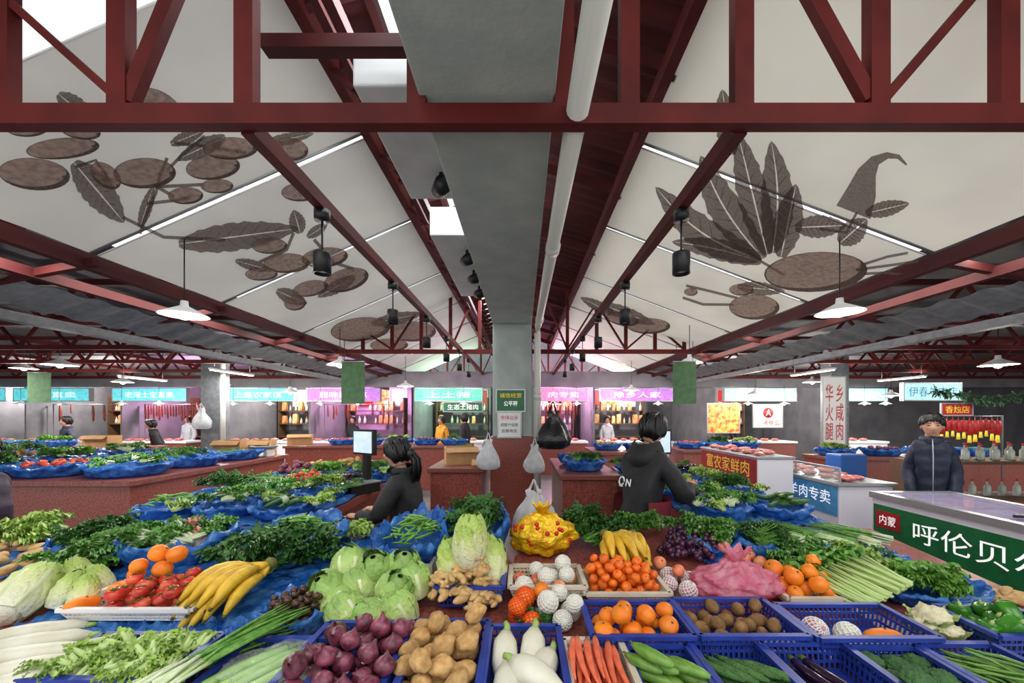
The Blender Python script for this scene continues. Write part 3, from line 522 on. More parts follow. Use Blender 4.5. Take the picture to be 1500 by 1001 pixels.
def bunch(name,cat,n,sl,ll,lw,sr,sm,lm,spread,upr,curl=.25,wav=.01):
    def f():
        b=MB(); s=MB()
        for k in range(n):
            a=R.uniform(-spread,spread); e=R.uniform(.02,upr); d=Vector((math.sin(a)*math.cos(e),math.cos(a)*math.cos(e),math.sin(e))); p0=Vector((R.uniform(-.02,.02),-sl*.5,.012+.02*R.random())); l=sl*R.uniform(.8,1.2); p1=p0+d*l
            s.tube([p0,p0+d*l*.5,p1],[sr*1.2,sr,sr*.7],6); leaf(b,p1-d*.005,d+Vector((0,0,R.uniform(-.1,.3))),ll*R.uniform(.75,1.2),lw*R.uniform(.8,1.2),curl,wav)
        o=b.build(name,lm,o=(0,0,0),cat=cat); s.build('stalks',sm,o); return o
    return f
MK['spinach']=bunch('spinach_bunch','leafy greens',28,.08,.06,.033,.003,'leafgn','leafdk',1.1,.7); MK['choy']=bunch('greens_bunch','leafy greens',20,.09,.06,.038,.006,'stalkw','leafmd',.7,.45,.2,.012)
MK['lettuce']=bunch('lettuce_head','lettuce',28,.03,.085,.055,.007,'palestem','leaflet',1.3,.8,.3,.018); MK['celery']=bunch('celery_bunch','celery',14,.24,.08,.05,.006,'palestem','leafgn',.28,.3,.2,.012)
MK['herb']=bunch('herb_bunch','herbs',38,.09,.032,.018,.002,'leafgn','leafdk',.7,.5,.2,.006); MK['shoots']=bunch('mustard_shoot','greens',10,.05,.030,.022,.009,'palestem','leaflt',.7,.7,.3,.006); MK['curly']=bunch('curly_greens_bunch','leafy greens',24,.06,.07,.042,.004,'palestem','leaflt',.8,.6,.25,.018)
def mk_scal(L=.46,n=16,r=.0045,nm='scallion_bundle',lm='leafgn'):
    b=MB(); s=MB()
    for k in range(n):
        x=R.uniform(-.035,.035); z=.008+.03*R.random(); a=R.uniform(-.16,.16); q=lambda t:Vector((x+a*t*L+.02*math.sin(t*4+k)*t,-L*.4+L*t,z+.05*t*(1-t)+R.uniform(0,.004)))
        s.tube([q(-.05),q(.05),q(.2)],[r*1.5,r*1.2,r],6); b.tube([q(.18),q(.4),q(.6),q(.8),q(1)],[r,r*1.1,r,r*.8,r*.2],6)
    o=b.build(nm,lm,o=(0,0,0),cat='scallions'); s.build('white_stems','stalkw',o); return o
MK['scallion']=mk_scal; MK['leek']=lambda:mk_scal(.55,12,.006,'garlic_leaf_bundle','leafgn')
def mk_ban():
    r=thing('banana_bunch','','bananas')
    for k in range(9):
        l=k//5; a=((k%5)-2+.5*l)*.20; pts=[]; ln=R.uniform(.17,.21); h=R.uniform(.035,.05)
        for t in range(9):
            v=t/8; d=.02+ln*v; pts.append(Vector((math.sin(a)*d*1.05+.018*a*math.sin(pi*v),-math.cos(a)*d,.02+l*.035+h*math.sin(pi*v*.9))))
        bn=MB().tube(pts[1:],[.008,.015,.0185,.0195,.019,.017,.012,.006],6).build('banana','banana',r)
        MB().tube([pts[-1],pts[-1]+(pts[-1]-pts[-2])*.35],[.006,.004],6).build('tip','bantip',bn); MB().tube([Vector((0,.0,.045)),pts[1]],[.010,.009],7).build('stalk','banana',bn)
    MB().ell((0,.005,.045),(.022,.018,.02),10,7).build('crown','bantip',r); return r
MK['banana']=mk_ban
def net(fm,r,netm,cat,lab):
    def f():
        t=thing(lab,'',cat); MB().ell((0,0,0),(r,r,r*1.02),18,12,0,lumpf(.04,1.3,R.random()*30)).build('fruit',fm,t); b=MB()
        for k in range(11):
            for s in (-1,1): b.tube([Vector((math.cos(q)*math.cos(s*q*1.2+k*.571),math.cos(q)*math.sin(s*q*1.2+k*.571),math.sin(q)))*r*1.07 for q in [-1.35+2.7*i/10 for i in range(11)]],.0026,4)
        b.build('net',netm,t); return t
    return f
MK['netpear']=net('cream',.041,'foam','pear','wrapped_pear'); MK['netorange']=net('orange',.04,'rednet','orange','netted_orange'); MK['netapple']=net('pinkfruit',.042,'foam','apple','wrapped_apple')
def mk_grape():
    t=thing('grape_bunch','','grapes')
    for k in range(34):
        z=R.random(); rr=.055*(1-.3*z); a=R.uniform(0,2*pi); q=rr*R.random()**.5
        MB().ell((q*math.cos(a)*1.3,q*math.sin(a),.016+.05*z*(1-(q/.06)**2)),(.0125,.0125,.014),9,7).build('grape','grape',t)
    MB().tube([(0,0,.05),(.01,.02,.08),(.02,.05,.085)],[.003,.003,.002],5).build('stem','brown',t); return t
MK['grape']=mk_grape
MK['sausage']=lambda:MB().tube([(0,0,0),(.003,0,-.04),(.006,0,-.18),(.0,0,-.34),(0,0,-.38)],[.004,.02,.025,.02,.004],8).build('sausage','sausage',o=(0,0,0),cat='sausage')
MK['bottle']=lambda:(lambda o:(MB().tube([(0,0,.19),(0,0,.22)],.014,8).build('cap','tr',o),o)[1])(MB().lathe([(.0,0),(.034,0),(.036,.01),(.036,.12),(.014,.155),(.012,.19),(0,.19)],12).build('bottle','bottle',o=(0,0,0),cat='bottle'))
MK['packet']=lambda:MB().lathe([(0,0),(.08,.0),(.085,.02),(.08,.2),(.07,.25),(.0,.26)],4).build('packet','goods',o=(0,0,0),cat='packet',sm=False)
MK['meat']=lambda:MB().ell((0,0,.033),(.10,.085,.035),14,9,0,lumpf(.45,1.6,R.random()*50)).build('meat_cut','meat',o=(0,0,0),cat='meat')
# ---------------------------------------------------------------- containers and piles
def region(px0,px1,pyf,pyb,dz):
    f=G(px0,pyf,dz); b=G(px0,pyb,dz); y0,y1=f.y,b.y; ym=(y0+y1)/2; x0,x1=U(px0)*ym,U(px1)*ym
    return (x0+x1)/2,ym,(x1-x0)/2,(y1-y0)/2
def basket(px0,px1,pyf,pyb,label,m='bluebasket',h=.085):
    cx,cy,hx,hy=region(px0,px1,pyf,pyb,h); z0=tz(cy+hy)+.004; t=thing('basket',label,'basket',(cx,cy,z0)); b=MB(); k=.88
    def pt(q,z):
        per=[(-hx,-hy),(hx,-hy),(hx,hy),(-hx,hy)]; i=int(q)%4; f=q-int(q); a=per[i]; c=per[(i+1)%4]; s=k+(1-k)*z
        return Vector((cx+(a[0]+(c[0]-a[0])*f)*s,cy+(a[1]+(c[1]-a[1])*f)*s,z0+.004+z*(h-.006)))
    for i in range(4):
        n=int((2*hx if i%2==0 else 2*hy)/.018)
        for q in range(n+1): b.bar(pt(i+min(q/n,.999),0),pt(i+min(q/n,.999),1),.006,.004)
        for z in (.05,.35,.68): b.bar(pt(i,z),pt(i+.999,z),.005,.008)
    b.build('lattice',m,t,sm=False); r=MB()
    for i in range(4): r.bar(pt(i,1.02),pt(i+.999,1.02),.020,.014)
    r.build('rim',m,t,sm=False); MB().box(cx-hx*k,cx+hx*k,cy-hy*k,cy+hy*k,z0,z0+.006).build('base',m,t,sm=False)
    return cx,cy,hx*.93,hy*.93,z0+.008
def pile(keys,n,cx,cy,hx,hy,z0,r,label,group,pl=None,flat=False,sc=1,nv=4,dome=False):
    pl=[] if pl is None else pl; r*=PS; sc*=PS; hx=max(hx-r*.8,.005); hy=max(hy-r*.8,.005)
    for i in range(n):
        best=None
        for t in range(26):
            x,y=R.uniform(-hx,hx),R.uniform(-hy,hy)
            if dome and (x/hx)**2+(y/hy)**2>1: continue
            z=z0+r
            for a,b,c_,r2 in pl:
                d=(cx+x-a)**2+(cy+y-b)**2; s=(r+r2)*.97
                if d<s*s: z=max(z,c_+math.sqrt(s*s-d))
            if best is None or z<best[2]: best=(cx+x,cy+y,z)
        if not best: continue
        pl.append(best+(r,)); rot=(R.uniform(-.4,.4),R.uniform(-.4,.4),R.uniform(0,6)) if flat else (R.uniform(-1,1),R.uniform(-1,1),R.uniform(0,6))
        put(rk(keys,nv),best,rot,sc*R.uniform(.84,1.08),label,group)
    return pl
def rows(key,n,cx,cy,hx,z0,r,label,group,ang=0,jit=.08,sc=1,tilt=0,nv=4):
    r*=PS; sc*=PS; k=max(1,int(2*hx/(2.1*r)))
    for i in range(n):
        l,j=divmod(i,k); put(rk(key,nv),(cx-hx+r+(j+.5*(l%2))*2.1*r,cy+R.uniform(-.015,.015),z0+r+l*1.75*r),(tilt+R.uniform(-.04,.04),0,ang+R.uniform(-jit,jit)),sc*R.uniform(.88,1.06),label,group)
def liner(px0,px1,pyf,pyb,label,h=.10,m='bluebag',reg=None):
    cx,cy,hx,hy=reg or region(px0,px1,pyf,pyb,h); z0=tz(cy)+.003; hy=max(hy,hx*.55); sd=R.random()*50; n=72
    rad=[.02,.72,.80,.86,.92,.98,1.04,1.10,1.10,1.03,.96,.9,.8,.02]; zz=[.30,.30,.40,.65,.88,1.0,1.03,.98,.86,.68,.5,.2,.02,0]
    def g(i,j):
        a=2*pi*i/n; k_=min(1,(j+1)/3 if j<7 else (14-j)/3); w=1+(.14*noise.noise(Vector((math.cos(a)*3,math.sin(a)*3,sd+j*.35)))+.07*noise.noise(Vector((math.cos(a)*11,math.sin(a)*11,sd+j*.6)))+.02*math.sin(a*19+sd+j*.5))*k_
        z=zz[j]*h*(1+.3*noise.noise(Vector((math.cos(a)*3,math.sin(a)*3,sd+9)))+.30*noise.noise(Vector((math.cos(a)*9,math.sin(a)*9,sd+j*.3))) if 3<=j<=10 else 1)
        return Vector((cx+hx*rad[j]*w*math.cos(a),cy+hy*rad[j]*w*math.sin(a),max(tz(cy+hy*rad[j]*math.sin(a))+.003+z,tz(cy+hy*rad[j]*w*math.sin(a))+.002)))
    MB().grid(g,n,13,0,True).build('plastic_bag',m,label=label,cat='plastic bag'); return cx,cy,hx*.78,hy*.78,z0+.32*h
def fill(key,n,reg,label,group,sc=1,lay=.03,nv=3,rz=None):
    cx,cy,hx,hy,z0=reg
    for i in range(n):
        a=R.uniform(0,2*pi); q=R.random()**.5*.75; y=cy+hy*q*math.sin(a); put(rk(key,nv),(cx+hx*q*math.cos(a),y,z0+tz(y)-tz(cy)+lay*(1-q)*R.uniform(.6,1.6)+.012),(R.uniform(-.15,.25),R.uniform(-.2,.2),R.uniform(0,6.28) if rz is None else rz+R.uniform(-.4,.4)),.9*sc*R.uniform(.85,1.15),label,group)
def heap(key,n,px0,px1,pyf,pyb,label,group,sc=1,lay=.06,rz=None):
    cx,cy,hx,hy=region(px0,px1,pyf,pyb,.02); fill(key,n,(cx,cy,hx*1.2,hy*1.2,tz(cy)),label,group,sc,lay,3,rz)
def sheet(reg,label,amp=1):
    cx,cy,hx,hy=reg; sd=R.random()*40
    def g(i,j):
        y=cy+hy*(j/20-1); return Vector((cx+hx*(i/40-1+.04*noise.noise(Vector((i*.3,j*.3,sd)))),y,tz(y)+.003+amp*(.04*abs(noise.noise(Vector((i*.25,j*.25,sd))))+.022*abs(noise.noise(Vector((i*.7,j*.7,sd)))))))
    MB().grid(g,80,40).build('plastic_sheet','bluebag',label=label,cat='plastic sheet')
def crumple(name,m,loc,r,label,cat,neck=.55,am=.22,fr=2.2,sm=True,top=True,tl=.55):
    t=thing(name,label,cat,loc); loc=Vector(loc); sd=R.random()*40
    def fn(u,p):
        k=1+am*noise.noise(u*fr+Vector((sd,0,0)))+am*.5*noise.noise(u*fr*2.7+Vector((sd,4,0)))+am*.35*(.5-abs(noise.noise(u*fr*4+Vector((sd,9,1)))))
        if u.z>.3: k2=1-neck*(u.z-.3)/.7; p=Vector((p.x*k2,p.y*k2,p.z))
        return p*k
    MB().ell(loc+Vector((0,0,r[2])),r,72,48,0,fn).build('sack',m,t,sm=sm)
    if top:
        b=MB()
        for k in range(7): a=k*.9; leaf(b,loc+Vector((.08*r[0]*math.cos(a),.08*r[1]*math.sin(a),r[2]*1.85)),(math.cos(a)*.8,math.sin(a)*.8,1.4),r[2]*tl,r[0]*.3,.1,.006)
        b.build('gathered_top',m,t,sm=sm)
    return t
def hangbag(loc,w,h,m,label):   # limp carrier bag: pleated neck, two strap handles
    t=thing('plastic_bag',label,'plastic bag',loc); loc=Vector(loc); sd=R.random()*30
    pr=[(.02,0),(.62,.01),(.92,.10),(1,.25),(.93,.42),(.70,.60),(.42,.76),(.28,.88),(.34,1.0)]
    def g(i,j):
        r,z=pr[j]; a=2*pi*i/40; v=z; q=1+.14*math.sin(7*a+sd)*v+.22*noise.noise(Vector((math.cos(a)*1.6,math.sin(a)*1.6,z*3+sd)))
        return loc+Vector((w*r*q*math.cos(a),w*.6*r*q*math.sin(a),h*.78*z*(1+.06*math.sin(3*a+sd))))
    MB().grid(g,40,8,0,True).build('sack',m,t)
    for s in (-1,1):
        b=MB(); b.grid(lambda i,j:loc+Vector((s*w*(.24-.22*(j/6))+(i-.5)*w*.16*(1-j/9),.02*math.sin(j),h*(.74+.26*j/6))),1,6); b.build('handle',m,t)
# ---------------------------------------------------------------- FRONT ROW
r=basket(438,600,1050,915,'blue lattice basket heaped with red onions'); pile('onion',44,*r,.036,'red onion heaped in the blue front basket','red onions in the front basket',sc=.9,nv=6)
r=basket(583,708,1050,912,'blue lattice basket heaped with potatoes'); pile('potato',30,*r,.038,'tan potato heaped in the blue front basket','potatoes in the front basket',sc=.92,nv=6)
r=basket(712,825,1050,920,'blue lattice basket of short white radishes')
for k,(x,y,z,rz,tl) in enumerate(((-.62,.2,.045,.1,.5),(.25,.35,.045,-.12,.5),(-.1,-.45,.05,.5,.1),(.62,-.3,.05,-.3,.15),(.45,-.75,.085,.9,.05),(-.6,-.8,.05,-.1,.1))): put('daikonshort%d'%(k%3),(r[0]+r[2]*x*.8,r[1]+r[3]*y*.8,r[4]+z),(tl,0,rz),.98,'short white radish with green top in the front basket','short white radishes')
heap('herb',3,755,800,930,914,'green radish tops behind the short white radishes','radish tops',.7,.03)
r=basket(832,925,1050,940,'cream lattice basket of orange carrots','wbasket'); rows('carrot',28,r[0],r[1]-.01,r[2],r[4]+.015,.0138,'orange carrot in the cream front basket','carrots in the cream basket',0,.2,.95,tilt=.12)
r=basket(930,1032,1050,948,'blue basket of pale green cucumbers between carrots and dark cucumbers'); rows('cukelt',13,r[0],r[1],r[2],r[4]+.01,.023,'pale green cucumber lying in the front basket','pale green cucumbers',.9,.15,.9)
r=basket(1038,1147,1050,942,'blue basket of dark spiny cucumbers'); rows('cuke',15,r[0],r[1],r[2]*.9,r[4],.019,'dark spiny cucumber in the front basket','dark spiny cucumbers',.8,.2,.85)
r=basket(1153,1287,1050,944,'blue basket holding dark eggplants'); rows('eggplant',6,r[0],r[1],r[2]*.7,r[4],.024,'dark purple eggplant in the blue basket','eggplants in the front basket',.5,.25,.85)
r=basket(1294,1402,1050,950,'blue basket of broccoli crowns'); 
for k in range(11): put(rk('broc',2),(r[0]+r[2]*(.72*(k%3)-.72),r[1]+r[3]*(.7*(k//3%3)-.7)+(.03 if k>8 else 0),r[4]+.012+(.05 if k>8 else 0)),(R.uniform(-.3,.3),R.uniform(-.3,.3),k),R.uniform(.9,1.1),'dark green broccoli crown in the front basket','broccoli crowns')
r=basket(1408,1530,1050,946,'blue basket of green beans at the right edge'); fill('longbean',60,r,'slim green bean in the basket at the right edge','green beans at the right edge',1,.07,3,.8)
# second row, centre to right
r=basket(860,998,946,884,'blue lattice basket of oranges beside the kiwis'); pile('orange',15,*r,.040,'bright orange in the blue basket beside the kiwis','oranges in the blue basket')
r=basket(1002,1148,946,880,'blue lattice basket of brown kiwis'); pile('kiwi',27,*r,.031,'brown kiwi in the blue lattice basket','kiwis in the blue basket')
r=basket(1165,1330,948,888,'blue lattice basket with two wrapped fruits'); put('netpear0',(r[0]-.04,r[1]-.03,r[4]+.044),(.3,.4,1),.9,'white foam wrapped fruit in the blue basket beside the papaya'); put('papaya0',(r[0]+.08,r[1]-.04,r[4]+.037),(0,0,1.4),.9,'tan papaya in the blue basket with foam wrapped fruit'); put('netapple0',(r[0]-.13,r[1]+.0,r[4]+.045),(1,.2,0),.9,'pink foam wrapped apple in the blue basket beside the papaya')
for k,(x,y,dz) in enumerate(((1352,936,.02),(1392,944,.02),(1368,922,.05))): put(rk('cauli',2),G(x,y,dz),(-.15,.1,k),[.9,.85,1][k],'cream cauliflower %s'%['left of the three by the peppers','nearest of the three by the peppers','behind the other two by the peppers'][k])
r=basket(1412,1530,944,890,'blue basket of green peppers at the right edge'); pile('pepper',17,*r,.036,'glossy green pepper in the right basket','green peppers')
pl=[]; cx,cy,hx,hy=region(738,858,932,880,.03); pile('netorange',4,cx-.08,cy-.01,.06,.09,tz(cy),.044,'orange in a red net beside the foam wrapped pears','red netted oranges',pl); pile('netpear',6,cx+.06,cy,.085,.10,tz(cy),.045,'cream pear wrapped in a white foam net','foam wrapped pears',pl); pile('orange',1,cx-.02,cy+.05,.05,.05,tz(cy),.04,'single bare orange among the netted fruit',None,pl)
heap('ginger',40,628,728,908,858,'knobbly tan ginger root in the pile behind the potatoes','ginger roots',.95,.17)
def hp(key,lst,label,group):
    for x,y,dz,rot,sc in lst: put(rk(key,3),G(x,y,dz),rot,sc,label,group)
hp('cabbage',[(485,918,0,(-.7,.2,0),.9),(520,925,.0,(-.6,-.2,1),.9),(560,925,0,(-.7,.1,2),.85),(598,918,0,(-.5,.4,2),.85),(495,882,.02,(-.6,.2,3),.95),(535,885,.03,(-.5,0,1),.9),(572,885,.03,(-.5,0,4),.9),(612,878,.03,(-.2,.3,2),.9),(512,858,.06,(-.5,-.3,0),.95),(555,852,.07,(-.5,-.1,3),.9),(590,850,.06,(-.4,.2,4),.9)],'pointed green cabbage in the pile behind the red onions','pointed green cabbages')
r=basket(645,738,868,838,'blue lattice basket under the standing napa cabbages')
put('napa1',(r[0]-.07,r[1]+.05,r[4]+.01),(.05,-.15,0),.78,'upright napa cabbage left of the front pair'); put('napa2',(r[0]+.075,r[1]+.05,r[4]+.01),(.05,.15,2),.78,'upright napa cabbage right of the front pair'); put('napa0',(r[0]-.01,r[1]-.01,r[4]+.15),(-.2,.12,4),.76,'napa cabbage perched on top of the two others')
t=thing('foam_box','cream foam box behind the green cabbages','box',G(592,838)); cx,cy,hx,hy=region(547,640,838,808,.06); z=tz(cy+hy)+.002
b=MB(); b.box(cx-hx,cx+hx,cy-hy,cy-hy+.015,z,z+.07).box(cx-hx,cx+hx,cy+hy-.015,cy+hy,z,z+.07).box(cx-hx,cx-hx+.015,cy-hy+.0151,cy+hy-.0151,z,z+.07).box(cx+hx-.015,cx+hx,cy-hy+.0151,cy+hy-.0151,z,z+.07); b.build('walls','cream',t,sm=False); bx('base','cream',cx-hx+.0151,cx+hx-.0151,cy-hy+.0151,cy+hy-.0151,z,z+.02,t)
# centre fruit
r=basket(748,852,870,830,'cream basket with apples and foam wrapped pears','wbasket',.06); pl=[]; pile('apple',4,*r,.038,'red blushed apple in the cream basket','apples in the cream basket',pl); pile('netpear',6,*r,.045,'foam wrapped pear in the cream basket','wrapped pears in the cream basket',pl)
r=basket(852,968,880,838,'cream woven tray of mandarins','wbasket',.045); pile('mandarin',62,*r,.0255,'small orange mandarin heaped in the cream tray','mandarins in the cream tray',sc=.96,dome=True)
y_=r[1]+r[3]+.24; x_=U(898)*y_; cz=tz(y_)+.075
put('banana0',(x_-.05,y_,cz),(.26,0,.25),1.25,'yellow banana bunch lying behind the mandarins'); put('banana1',(x_+.11,y_+.02,cz),(.22,0,-.35),1.1,'smaller banana bunch at the right behind the mandarins')
heap('choy',8,870,940,812,798,'choy bunch tucked under the bananas behind the mandarins','choy under the bananas',.8,.02)
cx,cy,hx,hy=region(965,1040,880,830,.03); pl=[]; pile('netapple',5,cx,cy-.03,hx,hy*.8,tz(cy),.046,'pink apple in white foam net beside the mandarins','foam netted pink apples',pl); pile('peach',3,cx-.02,cy+.04,hx*.8,hy*.6,tz(cy),.036,'blushed peach behind the foam netted apples','peaches behind the netted apples',pl)
for k,(x,y) in enumerate(((988,816),(1025,820),(1005,804),(1038,806),(995,794),(1022,796))): put('grape0',G(x,y,.01+.025*(k>1)),(0,0,k*1.3),1.25,'dark purple grape bunch in the pile left of the peaches','purple grape bunches')
cx,cy,hx,hy=region(1045,1105,822,797,.04); pile('peach',11,cx,cy,hx,hy*1.4,tz(cy),.036,'orange red peach behind the pink plastic bag','peaches behind the pink bag')
crumple('plastic_bag','pinkbag',G(1078,880),(.17,.10,.085),'crumpled pink plastic bag among the fruit','plastic bag',.5,.26,3.0,tl=1.1)
r=basket(1133,1220,886,848,'pinkish cream tray of oranges right of the pink bag','wbasket',.04); pile('orange',12,*r,.040,'orange in the tray right of the pink bag','oranges right of the pink bag')
q=G(795,818)+Vector((0,.06,0)); gs=crumple('foil_sack','gold',q,(.17,.10,.115),'golden foil sack of sweets behind the wrapped pears','foil sack',.35,.20,2.6,sm=True,tl=.7)
b=MB()
for k in range(16): a=R.uniform(3.4,6.0); e=R.uniform(-.5,.7); b.ell(q+Vector((.170*math.cos(a)*math.cos(e),.102*math.sin(a)*math.cos(e),.115+.11*math.sin(e))),(.012,.012,.012),8,6)
b.build('red_print','redfoil',gs)
# second row, left
sheet(region(110,480,925,845,0),'blue plastic sheet under the tomato tray and bananas',.5)
r=basket(140,318,905,852,'white tray of tomatoes and oranges beside the bananas','white',.05); pl=[]; pile('tomato',38,r[0]+.05,r[1],r[2]-.05,r[3],r[4],.0325,'red tomato heaped in the white tray','tomatoes in the white tray',pl,True,.95,6); pile('papaya',3,r[0]-r[2]+.05,r[1],.07,r[3],r[4],.042,'long orange papaya at the left end of the tomato tray','papayas in the tomato tray',pl,True); pile('orange',5,r[0]-.06,r[1]+.05,.13,.05,r[4],.044,'orange heaped on the left of the tomato tray','oranges on the tomato tray',pl)
put('banana1',G(378,868,.06)+Vector((0,.10,.03)),(.32,0,-.45),1.3,'large yellow banana bunch lying beside the tomatoes')
put('banana2',G(350,880,.03)+Vector((0,.08,0)),(.30,0,-.7),1.15,'yellow banana bunch under the large one')
r=liner(390,480,915,862,'blue plastic bag of dark water chestnuts',.09); pile('chestnut',76,r[0],r[1],r[2],r[3],r[4],.0175,'dark brown water chestnut in the blue bag','water chestnuts',dome=True)
put('napa0',G(-2,905,.05),(-1.15,.0,.35),.85,'large napa cabbage lying at the left edge'); 
for k,(x,y,rz) in enumerate(((82,892,0),(118,900,1),(155,872,2),(100,865,3),(128,862,2))): put('napa%d'%(k%3),G(x,y,.01),(-.45,.2,rz),.5,'small yellow napa cabbage between the large napa and tomato tray','small napa cabbages')
crumple('plastic_bag','redbag',G(246,840)+Vector((0,.14,.0)),(.085,.06,.10),'white plastic bag printed red behind the oranges','plastic bag',.7,.2)
# front left
for k in range(9):
    l=k//5; put(rk('daikon',3),G(38-l*8,1000-(k%5)*18,.035+.06*l),(0,.0,-1.25+R.uniform(-.1,.1)),.85,'long white radish stacked in the front left corner','long white radishes')
sheet(region(60,330,1015,915,0),'blue plastic sheet under the front left greens')
r=basket(95,285,1010,932,'blue basket of pale mustard shoots'); 
for i in range(58): put(rk('shoots',3),(r[0]+R.uniform(-.9,.9)*r[2],r[1]+R.uniform(-.85,.85)*r[3],r[4]+.025+.04*R.random()),(R.uniform(-.3,.3),R.uniform(-.3,.3),R.uniform(0,6)),R.uniform(.8,1.1),'pale green mustard shoot in the blue front basket','mustard shoots')
for k in range(5): put(rk('leek',2),G(285+k*14,985-k*8,.05+.02*k),(0,.0,-.75+k*.12),.75,'bundle of long garlic leaves across the front left baskets','garlic leaf bundles')
r=basket(318,470,1050,938,'blue basket of celtuce stalks in clear film'); rows('celtuce',9,r[0],r[1],r[2]*.9,r[4]+.01,.025,'pale green celtuce stalk in clear film','celtuce stalks',-.6,.1,.85)
crumple('plastic_bag','film',(r[0]+.02,r[1]+.0,r[4]+.05),(r[2]*.95,r[3]*.9,.025),'clear plastic film draped over the celtuce stalks','plastic bag',.1,.3,2.6,top=False)
# ---------------------------------------------------------------- LEFT of the front counter
sheet(region(30,560,850,776,0),'blue plastic sheet under the left greens')
heap('spinach',28,325,480,855,802,'dark leafy spinach bunch in the wide heap behind the bananas','spinach bunches behind the bananas',1.15,.09)
heap('choy',20,80,215,850,808,'dark green choy bunch behind the small napa cabbages','choy bunches at left',1.1); heap('herb',14,245,325,826,792,'fine green herb bunch behind the printed bag','herb bunches at left',1.2)
for k in range(36): put(rk('root',3),G(R.uniform(-30,115),R.uniform(785,845),.03+.05*R.random()),(R.uniform(-.2,.2),0,R.uniform(0,3)),.9,'pale tan taro root heaped at the left edge','taro roots')
r=liner(195,330,808,762,'blue plastic bag of greens left of the bean bag',.13); fill('choy',14,(r[0],r[1],r[2]*1.1,r[3]*1.1,r[4]+.04),'leafy choy bunch in the blue bag left of the beans','choy in the left blue bag',1)
r=liner(375,495,805,752,'blue plastic bag of green bean pods in front of the seated person',.13); fill('pod',64,(r[0],r[1],r[2],r[3],r[4]+.05),'green bean pod in the blue bag near the seated person','bean pods near the seated person',1,.07)
r=liner(90,195,806,768,'blue plastic bag at the left counter edge',.10); fill('spinach',12,(r[0],r[1],r[2]*1.1,r[3]*1.1,r[4]+.02),'spinach bunch in the bag at the left counter edge','spinach at the left counter edge')
heap('curly',12,20,80,806,782,'curly green bunch at the left edge','curly greens at left edge',1.2); heap('daikonshort',12,225,320,782,770,'white radish lying on the left counter','radishes on the left counter',.6,.03,1.4); heap('longbean',30,495,550,830,800,'long green bean lying behind the green cabbages','beans behind the cabbages',1.1,.04,1.1)
heap('curly',10,480,550,800,778,'pale curly greens bunch left of the snow peas','curly greens left of the snow peas',.9,.04)
# centre bags
r=liner(560,652,812,748,'blue plastic bag of snow peas in the middle',.17); fill('pod',72,(r[0],r[1],r[2],r[3],r[4]+.07),'flat green snow pea in the middle blue bag','snow peas in the middle bag',.95,.08)
r=liner(656,742,795,738,'blue plastic bag of dark spinach behind the napa cabbages',.17); fill('spinach',14,(r[0],r[1],r[2],r[3],r[4]+.07),'dark spinach bunch in the bag behind the napa cabbages','spinach behind the napa cabbages',1.1)
heap('spinach',16,820,900,806,772,'dark green spinach bunch right of the gold sack','spinach right of the gold sack',1.1); heap('choy',14,905,985,790,775,'dark choy bunch in front of the bending person','choy in front of the bending person',1.0)
hangbag((U(782)*2.3,2.3,tz(2.3)+.003),.14,.34,'clearbag','white plastic carrier bag standing behind the gold sack')
# ---------------------------------------------------------------- side arms: a grid of blue bags
sheet((-2.08,3.8,.64,1.35),'blue plastic sheet on the left rear counter'); sheet((1.58,3.8,.42,1.35),'blue plastic sheet on the right rear counter'); sheet(region(1010,1290,835,778,0),'blue plastic sheet under the right greens')
LK=[('pod','bean pods',28,0),('choy','choy leaves',9,0),('cuke','cucumbers',13,0),('spinach','dark spinach',9,0),('pepper','green peppers',18,.036),('curly','pale curly greens',9,0),('longbean','long beans',28,0),('tomato','tomatoes',20,.034),('eggplant','eggplants',12,0),('onion','purple onions',18,.04),('lettuce','lettuce',9,0),('herb','fine herbs',11,0),('root','taro',13,0),('potato','potatoes',14,.042),('scallion','scallions',6,0)]
RK=[('choy','choy leaves',9,0),('cuke','cucumbers',13,0),('pod','bean pods',28,0),('spinach','dark spinach',9,0),('tomato','tomatoes',18,.034),('curly','pale curly greens',9,0),('lettuce','lettuce',8,0),('eggplant','eggplants',10,0),('herb','fine herbs',11,0),('longbean','long beans',28,0)]
def armbag(x,y,rx,ry,it,side):
    key,what,n,rad=it; r=liner(0,0,0,0,'blue plastic bag of %s on the %s rear counter'%(what,side),.085,reg=(x,y,rx,ry)); lb='one of the %s in a blue bag, %s rear counter'%(what,side); r=(r[0],r[1],r[2]*1.15,r[3]*1.15,r[4]+.05)
    if rad: pile(key,n,*r,rad,lb,what+' '+side,dome=True)
    else: fill(key,n,r,lb,what+' '+side,.95 if key!='scallion' else .6,.05)
for k,it in enumerate(LK): armbag([-2.52,-2.1,-1.68][k%3]+R.uniform(-.03,.03),2.72+.5*(k//3),.18,.20,it,'left')
for k,it in enumerate(RK): armbag([1.38,1.80][k%2]+R.uniform(-.02,.02),2.72+.5*(k//2),.18,.20,it,'right')
LBL={'choy':'loose choy bunch','herb':'loose herb bunch','curly':'loose curly greens','spinach':'loose spinach bunch','scallion':'loose scallion bundle'}
for side,n in (('left',48),('right',30)):   # loose bunches tucked between the bags
    for k in range(n):
        key=R.choice(['choy','herb','curly','spinach','scallion']); x=[-2.31,-1.89,-1.5,1.59,1.25,1.93][R.choice([0,1,2] if side=='left' else [3,4,5])]+R.uniform(-.06,.06)
        put(rk(key,3),(x,R.uniform(2.5,5.0),tz(3)+.08),(R.uniform(-.1,.2),0,R.uniform(-.6,.6)),.8 if key!='scallion' else .55,LBL[key]+' tucked between the bags on the %s rear counter'%side,LBL[key]+' '+side)
